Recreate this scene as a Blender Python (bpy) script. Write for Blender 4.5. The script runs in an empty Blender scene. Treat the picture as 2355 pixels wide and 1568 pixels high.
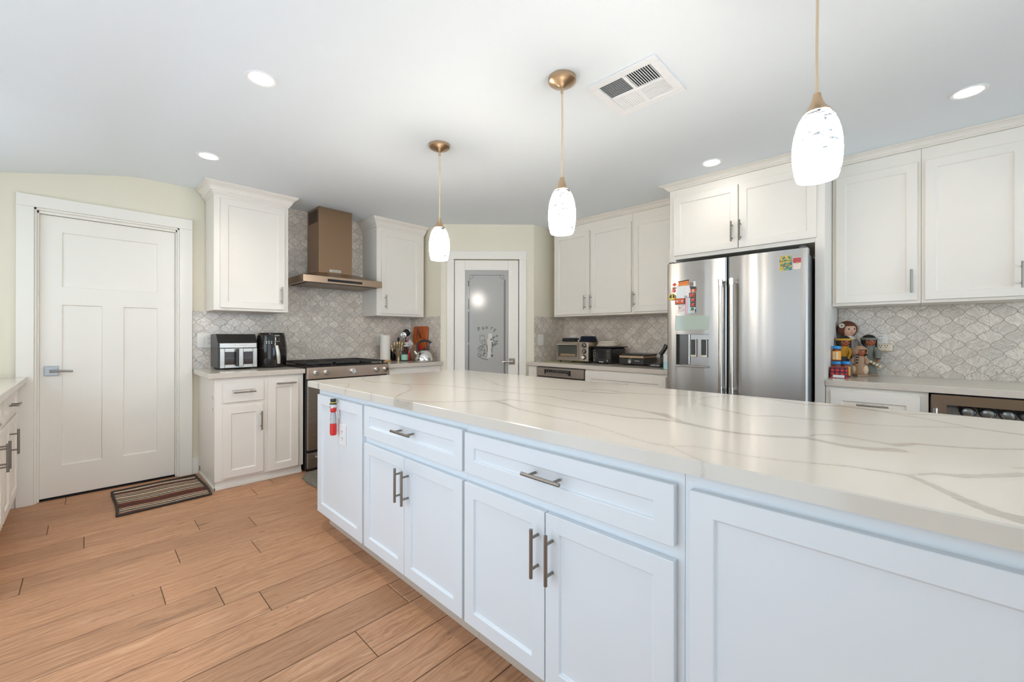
import bpy, bmesh, math, random
import numpy as np
from mathutils import Matrix, Vector
random.seed(7)
R = math.radians
SC = bpy.context.scene
COL = SC.collection
PI = math.pi

# ------------------------------------------------------------------ camera
cam_d = bpy.data.cameras.new('camera')
cam = bpy.data.objects.new('camera', cam_d)
COL.objects.link(cam)
cam.matrix_world = (Matrix.Translation((0, 0, 1.1786)) @ Matrix.Rotation(R(44.049 - 90), 4, 'Z')
                    @ Matrix.Rotation(R(90), 4, 'X') @ Matrix.Rotation(R(0.083), 4, 'Z'))
cam_d.sensor_fit = 'HORIZONTAL'
cam_d.sensor_width = 36.0
cam_d.lens = 946.6 / 2355 * 36.0
cam_d.shift_y = -11.71 / 2355
cam_d.clip_start = 0.02
SC.camera = cam

# ------------------------------------------------------------------ world, daylight, exposure
SC.view_settings.view_transform = 'Standard'
SC.view_settings.look = 'None'
SC.view_settings.gamma = 1.0
SC.view_settings.exposure = 1.22
world = bpy.data.worlds.new('sky')
SC.world = world
world.use_nodes = True
bg = world.node_tree.nodes['Background']
bg.inputs[0].default_value = (0.72, 0.86, 1.0, 1)
bg.inputs[1].default_value = 1.0
SC.cycles.max_bounces = 10
SC.cycles.diffuse_bounces = 6
SC.cycles.glossy_bounces = 5
SC.cycles.transmission_bounces = 6
SC.cycles.transparent_max_bounces = 12
SC.cycles.caustics_reflective = False
SC.cycles.caustics_refractive = False
SC.cycles.sample_clamp_indirect = 6.0
SC.cycles.use_denoising = True


def area_light(name, loc, rot, sx, sy, power, color):
    d = bpy.data.lights.new(name, 'AREA')
    d.shape = 'RECTANGLE'
    d.size, d.size_y = sx, sy
    d.energy = power
    d.color = color
    o = bpy.data.objects.new(name, d)
    COL.objects.link(o)
    o.location = loc
    o.rotation_euler = rot
    return o


# daylight entering through the left glass door and the patio door behind the camera
area_light('daylight_left_door', (-0.90, 1.35, 1.06), (0, R(-90), 0), 1.96, 2.2, 3.4, (0.62, 0.82, 1.0))
area_light('added_fill_left_window', (-0.90, 3.40, 1.52), (0, R(-90), 0), 0.90, 0.9, 1.5, (0.78, 0.90, 1.0))  # unseen window light over the left counter, added to brighten the far-left ceiling
area_light('daylight_patio_door', (1.35, -3.93, 1.22), (R(90), 0, 0), 3.6, 2.0, 24, (0.45, 0.72, 1.0))

CEIL = 2.431
YW, XW = 4.40, 4.06          # range wall, refrigerator wall
CT = 0.894                   # counter height


# ------------------------------------------------------------------ materials
def s2l(c):
    c = c / 255.0
    return c / 12.92 if c <= 0.04045 else ((c + 0.055) / 1.055) ** 2.4


def rgb(r, g, b):
    return (s2l(r), s2l(g), s2l(b), 1)


class NT:
    """Small node-building helper."""
    def __init__(self, name):
        self.m = bpy.data.materials.new(name)
        self.m.use_nodes = True
        self.t = self.m.node_tree
        self.b = self.t.nodes['Principled BSDF']

    def n(self, typ, **kw):
        nd = self.t.nodes.new(typ)
        for k, v in kw.items():
            setattr(nd, k, v)
        return nd

    def l(self, a, b):
        self.t.links.new(a, b)

    def set(self, sock, v):
        if isinstance(v, bpy.types.NodeSocket):
            self.l(v, sock)
        elif v is not None:
            sock.default_value = v

    def math(self, op, a, b=None, c=None, clamp=False):
        nd = self.n('ShaderNodeMath', operation=op)
        nd.use_clamp = clamp
        for i, v in enumerate((a, b, c)):
            if v is not None:
                self.set(nd.inputs[i], v)
        return nd.outputs[0]

    def ramp(self, fac, stops, interp='LINEAR'):
        nd = self.n('ShaderNodeValToRGB')
        cr = nd.color_ramp
        cr.interpolation = interp
        while len(cr.elements) < len(stops):
            cr.elements.new(0.5)
        for e, (p, c) in zip(cr.elements, stops):
            e.position = p
            e.color = c if len(c) == 4 else (*c, 1)
        self.set(nd.inputs[0], fac)
        return nd.outputs[0]

    def mix(self, fac, a, b, blend='MIX'):
        nd = self.n('ShaderNodeMix', data_type='RGBA', blend_type=blend)
        self.set(nd.inputs[0], fac)
        self.set(nd.inputs[6], a)
        self.set(nd.inputs[7], b)
        return nd.outputs[2]

    def noise(self, vec, scale, detail=3, rough=0.55, dist=0.0):
        nd = self.n('ShaderNodeTexNoise')
        nd.inputs['Scale'].default_value = scale
        nd.inputs['Detail'].default_value = detail
        nd.inputs['Roughness'].default_value = rough
        nd.inputs['Distortion'].default_value = dist
        if vec is not None:
            self.l(vec, nd.inputs['Vector'])
        return nd.outputs['Fac']

    def obj(self):
        return self.n('ShaderNodeTexCoord').outputs['Object']

    def vscale(self, vec, s):
        nd = self.n('ShaderNodeMapping')
        nd.inputs['Scale'].default_value = s
        self.l(vec, nd.inputs['Vector'])
        return nd.outputs[0]

    def bump(self, h, strength=0.2, dist=0.002):
        nd = self.n('ShaderNodeBump')
        nd.inputs['Strength'].default_value = strength
        nd.inputs['Distance'].default_value = dist
        self.l(h, nd.inputs['Height'])
        self.l(nd.outputs[0], self.b.inputs['Normal'])


def mat(name, col, rough=0.5, metal=0.0, spec=0.5, emit=None, estr=0.0, trans=0.0, alpha=1.0, coat=0.0, var=0.0, vscale=40):
    k = NT(name)
    b = k.b
    if len(col) == 3:
        col = (*col, 1)
    b.inputs['Base Color'].default_value = col
    b.inputs['Roughness'].default_value = rough
    b.inputs['Metallic'].default_value = metal
    b.inputs['Specular IOR Level'].default_value = spec
    b.inputs['Transmission Weight'].default_value = trans
    b.inputs['Alpha'].default_value = alpha
    b.inputs['Coat Weight'].default_value = coat
    if emit:
        b.inputs['Emission Color'].default_value = (*emit[:3], 1)
        b.inputs['Emission Strength'].default_value = estr
    # every surface gets at least a faint procedural variation
    v = var if var else 0.03
    n = k.noise(k.obj(), vscale, 2)
    dark = tuple(c * (1 - v) for c in col[:3]) + (1,)
    lite = tuple(min(1, c * (1 + v)) for c in col[:3]) + (1,)
    k.l(k.mix(n, dark, lite), b.inputs['Base Color'])
    return k.m


def brushed(name, col, rough=0.28, axis='z', amt=0.03, aniso=0.0):
    k = NT(name)
    b = k.b
    b.inputs['Metallic'].default_value = 1.0
    sc = {'z': (520, 520, 3), 'x': (3, 520, 520), 'y': (520, 3, 520)}[axis]
    n = k.noise(k.vscale(k.obj(), sc), 1.0, 3)
    c0 = tuple(c * (1 - amt) for c in col[:3]) + (1,)
    c1 = tuple(min(1, c * (1 + amt)) for c in col[:3]) + (1,)
    k.l(k.mix(n, c0, c1), b.inputs['Base Color'])
    k.l(k.math('MULTIPLY_ADD', n, 0.05, rough - 0.025), b.inputs['Roughness'])
    if aniso:
        b.inputs['Anisotropic'].default_value = aniso
        b.inputs['Anisotropic Rotation'].default_value = 0.25
        tg = k.n('ShaderNodeTangent', direction_type='RADIAL', axis='Z')
        k.l(tg.outputs[0], b.inputs['Tangent'])
    return k.m


M = {}
M['cab'] = mat('cabinet_paint_warm_white', (0.83, 0.785, 0.715), 0.38, var=0.012, vscale=6)
M['isl'] = mat('island_paint_white', (0.735, 0.77, 0.80), 0.36, var=0.012, vscale=6)
M['trim'] = mat('trim_paint', (0.85, 0.815, 0.74), 0.38, var=0.012, vscale=6)
M['wall'] = mat('wall_paint_beige', (0.79, 0.735, 0.60), 0.75, var=0.015, vscale=3)
M['ceil'] = mat('ceiling_paint', (0.80, 0.85, 0.885), 0.85, var=0.01, vscale=3)
M['steel'] = brushed('brushed_steel', (0.38, 0.355, 0.325), 0.30, 'z', 0.02, 0.85)
M['steel_h'] = brushed('brushed_steel_horizontal', (0.42, 0.37, 0.32), 0.28, 'x')
M['filter'] = brushed('filter_steel', (0.22, 0.165, 0.12), 0.35, 'x')
M['hoodsteel'] = brushed('bronze_tinted_steel', (0.37, 0.245, 0.155), 0.32, 'z', 0.02, 0.7)
M['steel_d'] = brushed('dark_steel', (0.34, 0.29, 0.25), 0.33, 'z')
M['satin'] = mat('satin_door_hardware', (0.36, 0.34, 0.32), 0.3, 1.0)
M['chrome'] = mat('chrome', (0.80, 0.79, 0.77), 0.08, 1.0)
M["nickel"] = brushed("satin_nickel", (0.28, 0.255, 0.225), 0.33, 'z')
M['brass'] = brushed('champagne_bronze', (0.56, 0.41, 0.27), 0.32, 'z')
M['hinge'] = mat('hinge_metal', (0.42, 0.36, 0.25), 0.4, 1.0)
M['black'] = mat('black_plastic', (0.022, 0.021, 0.02), 0.32)
M['blackg'] = mat('black_gloss', (0.014, 0.012, 0.011), 0.10)
M['iron'] = mat('cast_iron', (0.03, 0.026, 0.022), 0.5)
M['dark'] = mat('dark_gap', (0.012, 0.012, 0.012), 0.8)
M['gasket'] = mat('grey_gasket', (0.10, 0.10, 0.10), 0.6)
M['plate'] = mat('switch_plate_white', (0.80, 0.77, 0.71), 0.35)
M['ivory'] = mat('ivory_plastic', (0.76, 0.64, 0.48), 0.4)
M['white'] = mat('white_plastic', (0.82, 0.82, 0.81), 0.4)
M['ventw'] = mat('vent_white_enamel', (0.84, 0.85, 0.86), 0.4)
M['duct'] = mat('duct_dark', (0.03, 0.035, 0.033), 0.8)
M['text_d'] = mat('lettering_dark', (0.03, 0.025, 0.022), 0.5)
M['text_l'] = mat('lettering_light', (0.80, 0.80, 0.78), 0.5)
M['glassdark'] = mat('oven_window_glass', (0.055, 0.036, 0.024), 0.12, spec=0.3)
M['lens'] = mat('light_lens', (1, 1, 1), 0.4, emit=(1.0, 0.97, 0.93), estr=9.0)
M['glass'] = mat('clear_glass', (0.93, 0.95, 0.95), 0.03, trans=1.0, alpha=0.35)
M['cord'] = mat('gold_fabric_cord', (0.66, 0.52, 0.34), 0.6)
M['towelp'] = mat('paper_towel', (0.80, 0.75, 0.67), 0.9, var=0.03, vscale=120)
M['wood_l'] = mat('light_wood', (0.62, 0.36, 0.14), 0.5, var=0.15, vscale=60)
M['wood_d'] = mat('dark_brown_wood', (0.20, 0.085, 0.03), 0.5, var=0.3, vscale=60)
M['orange'] = mat('orange_paint', (0.75, 0.22, 0.03), 0.45)
M['red'] = mat('red_plastic', (0.66, 0.022, 0.018), 0.35)
M['green'] = mat('green_plastic', (0.12, 0.55, 0.05), 0.4)
M['mint'] = mat('mint_label', (0.36, 0.62, 0.48), 0.5)
M['navy'] = mat('navy_quilted_cloth', (0.012, 0.014, 0.035), 0.85, var=0.3)
M['charcloth'] = mat('charcoal_quilted_cloth', (0.035, 0.037, 0.038), 0.8, var=0.2)
M['cloth'] = mat('cream_cloth', (0.78, 0.70, 0.60), 0.9, var=0.05)
M['gold'] = mat('worn_gold_metal', (0.46, 0.34, 0.20), 0.3, 1.0, var=0.3, vscale=90)
M['bluecap'] = mat('blue_lid_plastic', (0.02, 0.30, 0.72), 0.35)
M['jarfill'] = mat('brown_spread', (0.16, 0.04, 0.015), 0.3)
M['labelo'] = mat('orange_paper_label', (0.85, 0.38, 0.06), 0.5)
M['labelc'] = mat('cream_paper_label', (0.80, 0.66, 0.42), 0.5)
M['skin'] = mat('doll_skin_light', (0.72, 0.42, 0.29), 0.45)
M['skin_d'] = mat('doll_skin_brown', (0.34, 0.095, 0.035), 0.45)
M['hair_b'] = mat('auburn_doll_hair', (0.13, 0.040, 0.014), 0.5, var=0.4, vscale=220)
M['hair_k'] = mat('black_doll_hair', (0.012, 0.011, 0.010), 0.5, var=0.4, vscale=220)
M['dress_g'] = mat('grey_doll_dress', (0.42, 0.37, 0.33), 0.85, var=0.15)
M['yellow'] = mat('mustard_felt', (0.62, 0.33, 0.035), 0.85, var=0.12)
M['slate'] = mat('slate_cloth', (0.075, 0.075, 0.085), 0.9, var=0.15)
M['suede'] = mat('grey_green_suede', (0.20, 0.20, 0.165), 0.9, var=0.18)
M['fur'] = mat('tan_fur', (0.40, 0.25, 0.16), 0.95, var=0.45, vscale=260)
M['fur_l'] = mat('cream_fur', (0.66, 0.50, 0.34), 0.95, var=0.3, vscale=260)
M['carton_blue'] = mat('pale_blue_carton', (0.42, 0.68, 0.72), 0.5)  # printed pale blue of the carton band
M['aqua'] = mat('white_carton', (0.74, 0.76, 0.74), 0.5)
M['alu'] = mat('can_aluminium', (0.40, 0.40, 0.39), 0.22, 1.0)
M['pinkp'] = mat('pink_paper', (0.72, 0.46, 0.52), 0.6)
M['bluep'] = mat('pale_blue_paper', (0.55, 0.72, 0.76), 0.6)
M['paper'] = mat('white_paper', (0.74, 0.77, 0.76), 0.6)
M['polaroid'] = mat('photo_paper_white', (0.80, 0.78, 0.76), 0.5)
M['photo'] = mat('photo_print', (0.20, 0.14, 0.13), 0.4, var=0.8, vscale=120)
M['magnet_k'] = mat('black_magnet', (0.03, 0.028, 0.03), 0.5)
M['magnet_o'] = mat('red_orange_magnet', (0.62, 0.10, 0.025), 0.5, var=0.4, vscale=140)
M['magnet_y'] = mat('yellow_magnet', (0.72, 0.56, 0.05), 0.5)
M['magnet_g'] = mat('dark_green_magnet', (0.05, 0.15, 0.06), 0.5)
M['toe_tan'] = mat('toe_board_paint', (0.56, 0.48, 0.40), 0.55)  # tan colour for the island toe boards, darker than the fronts


def m_quartz(name, base, dark, edge_amount=0.5, attr=False):
    k = NT(name)
    o = k.obj()
    b = k.b
    n1 = k.noise(o, 2.4, 4, 0.6, 0.6)
    c = k.mix(k.math('MULTIPLY', n1, 0.55), base, tuple(x * 0.93 for x in base[:3]) + (1,))
    fine = k.noise(o, 55, 3, 0.7)
    if attr:
        a = k.n('ShaderNodeAttribute')
        a.attribute_name = 'vein'
        wob = k.math('MULTIPLY', k.math('SUBTRACT', k.noise(k.vscale(o, (3, 14, 8)), 7, 3, 0.6), 0.5), 0.010)
        d = k.math('ADD', a.outputs['Fac'], wob)
        mr = k.n('ShaderNodeMapRange', interpolation_type='SMOOTHSTEP')
        k.l(d, mr.inputs[0])
        mr.inputs[1].default_value = 0.0035
        mr.inputs[2].default_value = -0.0025
        mr.inputs[3].default_value = 0.0
        mr.inputs[4].default_value = 1.0
        streak = k.noise(k.vscale(o, (30, 7, 10)), 4, 4, 0.65)
        f = k.math('MULTIPLY', mr.outputs[0], k.math('MULTIPLY', k.math('MULTIPLY_ADD', streak, 1.2, 0.05), k.math('MULTIPLY_ADD', n1, 1.5, -0.05, clamp=True)))
        c = k.mix(f, c, dark)
        # wide faint halo beside the thicker veins
        mr2 = k.n('ShaderNodeMapRange', interpolation_type='SMOOTHSTEP')
        k.l(d, mr2.inputs[0])
        mr2.inputs[1].default_value = 0.03
        mr2.inputs[2].default_value = -0.005
        mr2.inputs[3].default_value = 0.0
        mr2.inputs[4].default_value = 0.07
        c = k.mix(mr2.outputs[0], c, dark)
    else:
        w = k.noise(k.vscale(o, (1, 1, 3)), 4.5, 5, 0.6, 1.5)
        v = k.math('ABSOLUTE', k.math('SUBTRACT', w, 0.5))
        vm = k.math('MULTIPLY', k.math('SUBTRACT', 0.018, v, clamp=True), 14, clamp=True)
        c = k.mix(vm, c, dark)
    c = k.mix(k.math('MULTIPLY', fine, 0.10), c, tuple(x * 0.8 for x in base[:3]) + (1,))
    k.l(c, b.inputs['Base Color'])
    b.inputs['Roughness'].default_value = 0.13
    b.inputs['Specular IOR Level'].default_value = 0.5
    return k.m


M['quartz'] = m_quartz('white_quartz_with_grey_veins', (0.68, 0.63, 0.555, 1), (0.27, 0.225, 0.17, 1), attr=True)
M['quartz2'] = m_quartz('cream_quartz', (0.66, 0.595, 0.515, 1), (0.42, 0.36, 0.30, 1))


def m_tile(name, axis, phase):
    """Arabesque (lantern) marble mosaic: ogee lattice drawn from wall coordinates in metres."""
    k = NT(name)
    b = k.b
    o = k.obj()
    sp = k.n('ShaderNodeSeparateXYZ')
    k.l(o, sp.inputs[0])
    x = sp.outputs[axis]
    z = sp.outputs[2]
    u = k.math('MULTIPLY', k.math('SUBTRACT', x, phase[0]), 1 / 0.1115)
    v = k.math('MULTIPLY', k.math('SUBTRACT', z, phase[1]), 1 / 0.1085)
    a = k.math('ADD', u, v)
    c = k.math('SUBTRACT', u, v)
    K = 0.060
    a2 = k.math('MULTIPLY_ADD', k.math('SINE', k.math('MULTIPLY', c, 2 * PI)), -K, a)
    c2 = k.math('MULTIPLY_ADD', k.math('SINE', k.math('MULTIPLY', a, 2 * PI)), -K, c)
    a3 = k.math('ADD', a2, 0.5)
    c3 = k.math('ADD', c2, 0.5)
    fa = k.math('ABSOLUTE', k.math('SUBTRACT', k.math('FRACT', a3), 0.5))
    fc = k.math('ABSOLUTE', k.math('SUBTRACT', k.math('FRACT', c3), 0.5))
    edge = k.math('SUBTRACT', 0.5, k.math('MAXIMUM', fa, fc))
    mr = k.n('ShaderNodeMapRange', interpolation_type='SMOOTHSTEP')
    k.l(edge, mr.inputs[0])
    mr.inputs[1].default_value = 0.010
    mr.inputs[2].default_value = 0.026
    mr.inputs[3].default_value = 1.0
    mr.inputs[4].default_value = 0.0
    grout = mr.outputs[0]
    cell = k.n('ShaderNodeCombineXYZ')
    k.l(k.math('FLOOR', a3), cell.inputs[0])
    k.l(k.math('FLOOR', c3), cell.inputs[1])
    wn = k.n('ShaderNodeTexWhiteNoise', noise_dimensions='2D')
    k.l(cell.outputs[0], wn.inputs['Vector'])
    # veins, each tile cut from a different bit of stone
    off = k.n('ShaderNodeVectorMath', operation='MULTIPLY_ADD')
    k.l(wn.outputs['Color'], off.inputs[0])
    off.inputs[1].default_value = (9, 9, 9)
    k.l(o, off.inputs[2])
    rot = k.n('ShaderNodeVectorRotate', rotation_type='AXIS_ANGLE')
    rot.inputs['Axis'].default_value = (0, 1, 0) if axis == 0 else (1, 0, 0)
    k.l(off.outputs[0], rot.inputs['Vector'])
    k.l(k.math('MULTIPLY', wn.outputs['Value'], 2.6), rot.inputs['Angle'])
    st = k.vscale(rot.outputs[0], (1, 1, 3.2))
    n1 = k.noise(st, 9, 5, 0.62, 1.2)
    n2 = k.noise(st, 17, 4, 0.6, 0.8)
    vv = k.math('ABSOLUTE', k.math('SUBTRACT', n2, 0.5))
    vein = k.math('MULTIPLY', k.math('SUBTRACT', 0.030, vv, clamp=True), 30, clamp=True)
    vein = k.math('MULTIPLY', vein, k.math('MULTIPLY_ADD', n1, 3.0, -1.0, clamp=True), clamp=True)
    base = k.ramp(n1, [(0.30, rgb(208, 197, 184)), (0.55, rgb(230, 220, 206)), (0.75, rgb(243, 235, 224))])
    tone = k.math('MULTIPLY_ADD', wn.outputs['Value'], 0.22, 0.84)
    tn = k.n('ShaderNodeCombineColor')
    for i in range(3):
        k.l(tone, tn.inputs[i])
    base = k.mix(1.0, base, tn.outputs[0], 'MULTIPLY')
    base = k.mix(vein, base, rgb(104, 95, 88))
    sp_ = k.noise(st, 46, 2, 0.5)
    spk = k.math('MULTIPLY', k.math('SUBTRACT', sp_, 0.73, clamp=True), 30, clamp=True)
    base = k.mix(k.math('MULTIPLY', spk, 0.7), base, rgb(84, 76, 70))
    col = k.mix(grout, base, rgb(160, 141, 126))
    k.l(col, b.inputs['Base Color'])
    k.l(k.math('MULTIPLY_ADD', grout, 0.5, 0.22), b.inputs['Roughness'])
    inv = k.math('SUBTRACT', 1.0, grout)
    k.bump(inv, 0.35, 0.0015)
    return k.m


M['tile_x'] = m_tile('arabesque_marble_tile_x', 0, (1.601, 1.512))
M['tile_y'] = m_tile('arabesque_marble_tile_y', 1, (0.018, 1.341))


def m_floor():
    k = NT('oak_plank_floor')
    b = k.b
    uv = k.n('ShaderNodeUVMap').outputs[0]
    at = k.n('ShaderNodeAttribute')
    at.attribute_name = 'plank'
    rnd = at.outputs['Fac']
    warp = k.noise(k.vscale(uv, (1.4, 5, 1)), 2.2, 2, 0.5)
    wv = k.n('ShaderNodeCombineXYZ')
    k.l(k.math('MULTIPLY', warp, 0.0), wv.inputs[0])
    k.l(k.math('MULTIPLY', warp, 0.10), wv.inputs[1])
    add = k.n('ShaderNodeVectorMath', operation='ADD')
    k.l(uv, add.inputs[0])
    k.l(wv.outputs[0], add.inputs[1])
    p = add.outputs[0]
    g1 = k.noise(k.vscale(p, (2.2, 52, 1)), 1.6, 5, 0.62)
    g2 = k.noise(k.vscale(p, (14, 260, 1)), 1.4, 3, 0.65)
    big = k.noise(k.vscale(p, (1.3, 6, 1)), 1.2, 3, 0.55)
    col = k.ramp(g1, [(0.28, rgb(146, 104, 75)), (0.5, rgb(192, 144, 108)), (0.72, rgb(216, 172, 136))])
    col = k.mix(k.math('MULTIPLY', big, 0.45), col, rgb(176, 126, 92))
    tone = k.math('MULTIPLY_ADD', rnd, 0.22, 0.83)
    tn = k.n('ShaderNodeCombineColor')
    for i in range(3):
        k.l(tone, tn.inputs[i])
    col = k.mix(1.0, col, tn.outputs[0], 'MULTIPLY')
    # open pores: short dark ticks along the grain
    tick = k.math('MULTIPLY', k.math('SUBTRACT', 0.44, g2, clamp=True), 9, clamp=True)
    tick = k.math('MULTIPLY', tick, k.math('MULTIPLY_ADD', big, 2.8, -0.8, clamp=True))
    col = k.mix(k.math('MULTIPLY', tick, 0.95), col, rgb(112, 74, 50))
    # mineral streaks and a few knots
    ms = k.noise(k.vscale(p, (0.9, 11, 1)), 2.1, 4, 0.6, 0.4)
    mk = k.math('MULTIPLY', k.math('SUBTRACT', ms, 0.61, clamp=True), 7, clamp=True)
    col = k.mix(k.math('MULTIPLY', mk, 0.62), col, rgb(116, 86, 68))
    vo = k.n('ShaderNodeTexVoronoi')
    k.l(k.vscale(p, (1.5, 5.5, 1)), vo.inputs['Vector'])
    vo.inputs['Scale'].default_value = 0.9
    kn = k.math('MULTIPLY', k.math('SUBTRACT', 0.085, vo.outputs['Distance'], clamp=True), 16, clamp=True)
    col = k.mix(k.math('MULTIPLY', kn, 0.65), col, rgb(92, 66, 52))
    k.l(col, b.inputs['Base Color'])
    k.l(k.math('MULTIPLY_ADD', g2, 0.25, 0.34), b.inputs['Roughness'])
    b.inputs['Specular IOR Level'].default_value = 0.4
    k.bump(k.math('ADD', g2, k.math('MULTIPLY', g1, 0.6)), 0.18, 0.0015)
    return k.m


M['floor'] = m_floor()


def m_doormat():
    k = NT('striped_woven_mat')
    o = k.obj()
    sp = k.n('ShaderNodeSeparateXYZ')
    k.l(o, sp.inputs[0])
    wob = k.math('MULTIPLY', k.math('SUBTRACT', k.noise(k.vscale(o, (6, 6, 1)), 3, 2), 0.5), 0.012)
    y = k.math('MULTIPLY', k.math('ADD', k.math('ADD', sp.outputs[1], wob), 0.30), 1 / 0.60)
    cr, br, dk, wh, ru = rgb(196, 172, 142), rgb(92, 58, 44), rgb(40, 32, 30), rgb(214, 200, 178), rgb(112, 44, 28)
    seq = [ru, br, cr, dk, wh, br, cr, ru, br, dk, ru, ru, br, cr, dk, wh, dk, cr, br, cr, wh, dk, cr, br, wh, ru, br, dk, wh, cr, br]
    n = len(seq)
    col = k.ramp(y, [(i / n, c) for i, c in enumerate(seq)], 'CONSTANT')
    kn = k.noise(k.vscale(o, (160, 60, 1)), 1.2, 2)
    col = k.mix(k.math('MULTIPLY', k.math('GREATER_THAN', kn, 0.55), 0.45), col, rgb(60, 42, 34))
    k.l(col, k.b.inputs['Base Color'])
    k.b.inputs['Roughness'].default_value = 0.95
    k.bump(kn, 0.6, 0.004)
    return k.m


M['doormat'] = m_doormat()


def m_shag():
    k = NT('grey_shag_pile')
    o = k.obj()
    n = k.noise(o, 160, 3, 0.7)
    k.l(k.ramp(n, [(0.3, rgb(88, 84, 74)), (0.55, rgb(146, 138, 122)), (0.75, rgb(190, 180, 160))]), k.b.inputs['Base Color'])
    k.b.inputs['Roughness'].default_value = 1.0
    k.bump(n, 1.0, 0.01)
    return k.m


M['shag'] = m_shag()


def m_shade():
    """Lit swirled art glass of the pendants."""
    k = NT('swirled_art_glass_lit')
    o = k.obj()
    sp = k.n('ShaderNodeSeparateXYZ')
    k.l(o, sp.inputs[0])
    w = k.noise(k.vscale(o, (7, 7, 46)), 1.0, 5, 0.55, 1.8)
    v = k.math('ABSOLUTE', k.math('SUBTRACT', w, 0.5))
    line = k.math('MULTIPLY', k.math('SUBTRACT', 0.050, v, clamp=True), 40, clamp=True)
    amt = k.math('MULTIPLY', line, k.math('MULTIPLY_ADD', k.noise(k.vscale(o, (9, 9, 18)), 1.0, 2), 7.0, -2.9, clamp=True), clamp=True)
    col = k.mix(amt, (1.0, 0.91, 0.81, 1), (0.72, 0.85, 0.92, 1))
    k.l(col, k.b.inputs['Emission Color'])
    top = k.n('ShaderNodeMapRange', interpolation_type='SMOOTHSTEP')
    k.l(sp.outputs[2], top.inputs[0])
    top.inputs[1].default_value = 0.10
    top.inputs[2].default_value = 0.205
    top.inputs[3].default_value = 1.0
    top.inputs[4].default_value = 0.035
    k.l(k.math('MULTIPLY', top.outputs[0], k.math('MULTIPLY', k.math('POWER', 0.006, amt), 40.0)), k.b.inputs['Emission Strength'])
    k.l(k.mix(amt, (0.40, 0.43, 0.45, 1), (0.10, 0.12, 0.13, 1)), k.b.inputs['Base Color'])
    k.b.inputs['Roughness'].default_value = 0.15
    return k.m


M['shade'] = m_shade()


def m_frost():
    k = NT('frosted_pantry_glass')
    b = k.b
    n = k.noise(k.obj(), 3, 2)
    k.l(k.mix(n, (0.56, 0.55, 0.52, 1), (0.60, 0.59, 0.56, 1)), b.inputs['Base Color'])
    b.inputs['Roughness'].default_value = 0.16
    b.inputs['Transmission Weight'].default_value = 0.25
    b.inputs['Specular IOR Level'].default_value = 0.6
    return k.m


M['frost'] = m_frost()


def m_plaid():
    k = NT('red_black_plaid_print')
    o = k.obj()
    sp = k.n('ShaderNodeSeparateXYZ')
    k.l(o, sp.inputs[0])

    def band(s, per):
        return k.math('GREATER_THAN', k.math('FRACT', k.math('MULTIPLY', s, 1 / per)), 0.5)
    d = k.math('ADD', sp.outputs[0], k.math('MULTIPLY', sp.outputs[1], -1.0))
    s = k.math('ADD', band(d, 0.026), band(sp.outputs[2], 0.024))
    k.l(k.ramp(k.math('MULTIPLY', s, 0.5), [(0.0, rgb(214, 40, 52)), (0.4, rgb(120, 14, 24)), (0.9, rgb(18, 10, 14))], 'CONSTANT'), k.b.inputs['Base Color'])
    k.b.inputs['Roughness'].default_value = 0.3
    return k.m


M['plaid'] = m_plaid()


def m_board():
    k = NT('mottled_orange_wood')
    o = k.obj()
    n = k.noise(k.vscale(o, (14, 14, 5)), 1.0, 3, 0.5, 0.6)
    k.l(k.ramp(n, [(0.36, rgb(70, 34, 18)), (0.44, rgb(176, 82, 26)), (0.7, rgb(200, 100, 34))]), k.b.inputs['Base Color'])
    k.b.inputs['Roughness'].default_value = 0.35
    return k.m


M['board'] = m_board()


def m_print(name, stops, scale):
    k = NT(name)
    n = k.noise(k.obj(), scale, 3, 0.6, 0.5)
    k.l(k.ramp(n, stops, 'CONSTANT'), k.b.inputs['Base Color'])
    k.b.inputs['Roughness'].default_value = 0.4
    return k.m


M['print_y'] = m_print('yellow_blue_print', [(0.0, rgb(40, 112, 128)), (0.44, rgb(104, 152, 92)), (0.5, rgb(204, 176, 60)), (0.6, rgb(206, 120, 60)), (0.66, rgb(70, 110, 60))], 60)
M['print_r'] = m_print('red_floral_print', [(0.0, rgb(120, 30, 20)), (0.42, rgb(206, 66, 34)), (0.56, rgb(226, 150, 120)), (0.62, rgb(214, 84, 30))], 70)
M['print_f'] = m_print('white_floral_print', [(0.0, rgb(96, 110, 140)), (0.4, rgb(226, 222, 218)), (0.66, rgb(170, 176, 190))], 75)
M['print_c'] = m_print('framed_counter_print', [(0.0, rgb(60, 80, 120)), (0.42, rgb(226, 216, 208)), (0.58, rgb(180, 60, 60)), (0.66, rgb(60, 50, 50))], 75)


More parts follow.
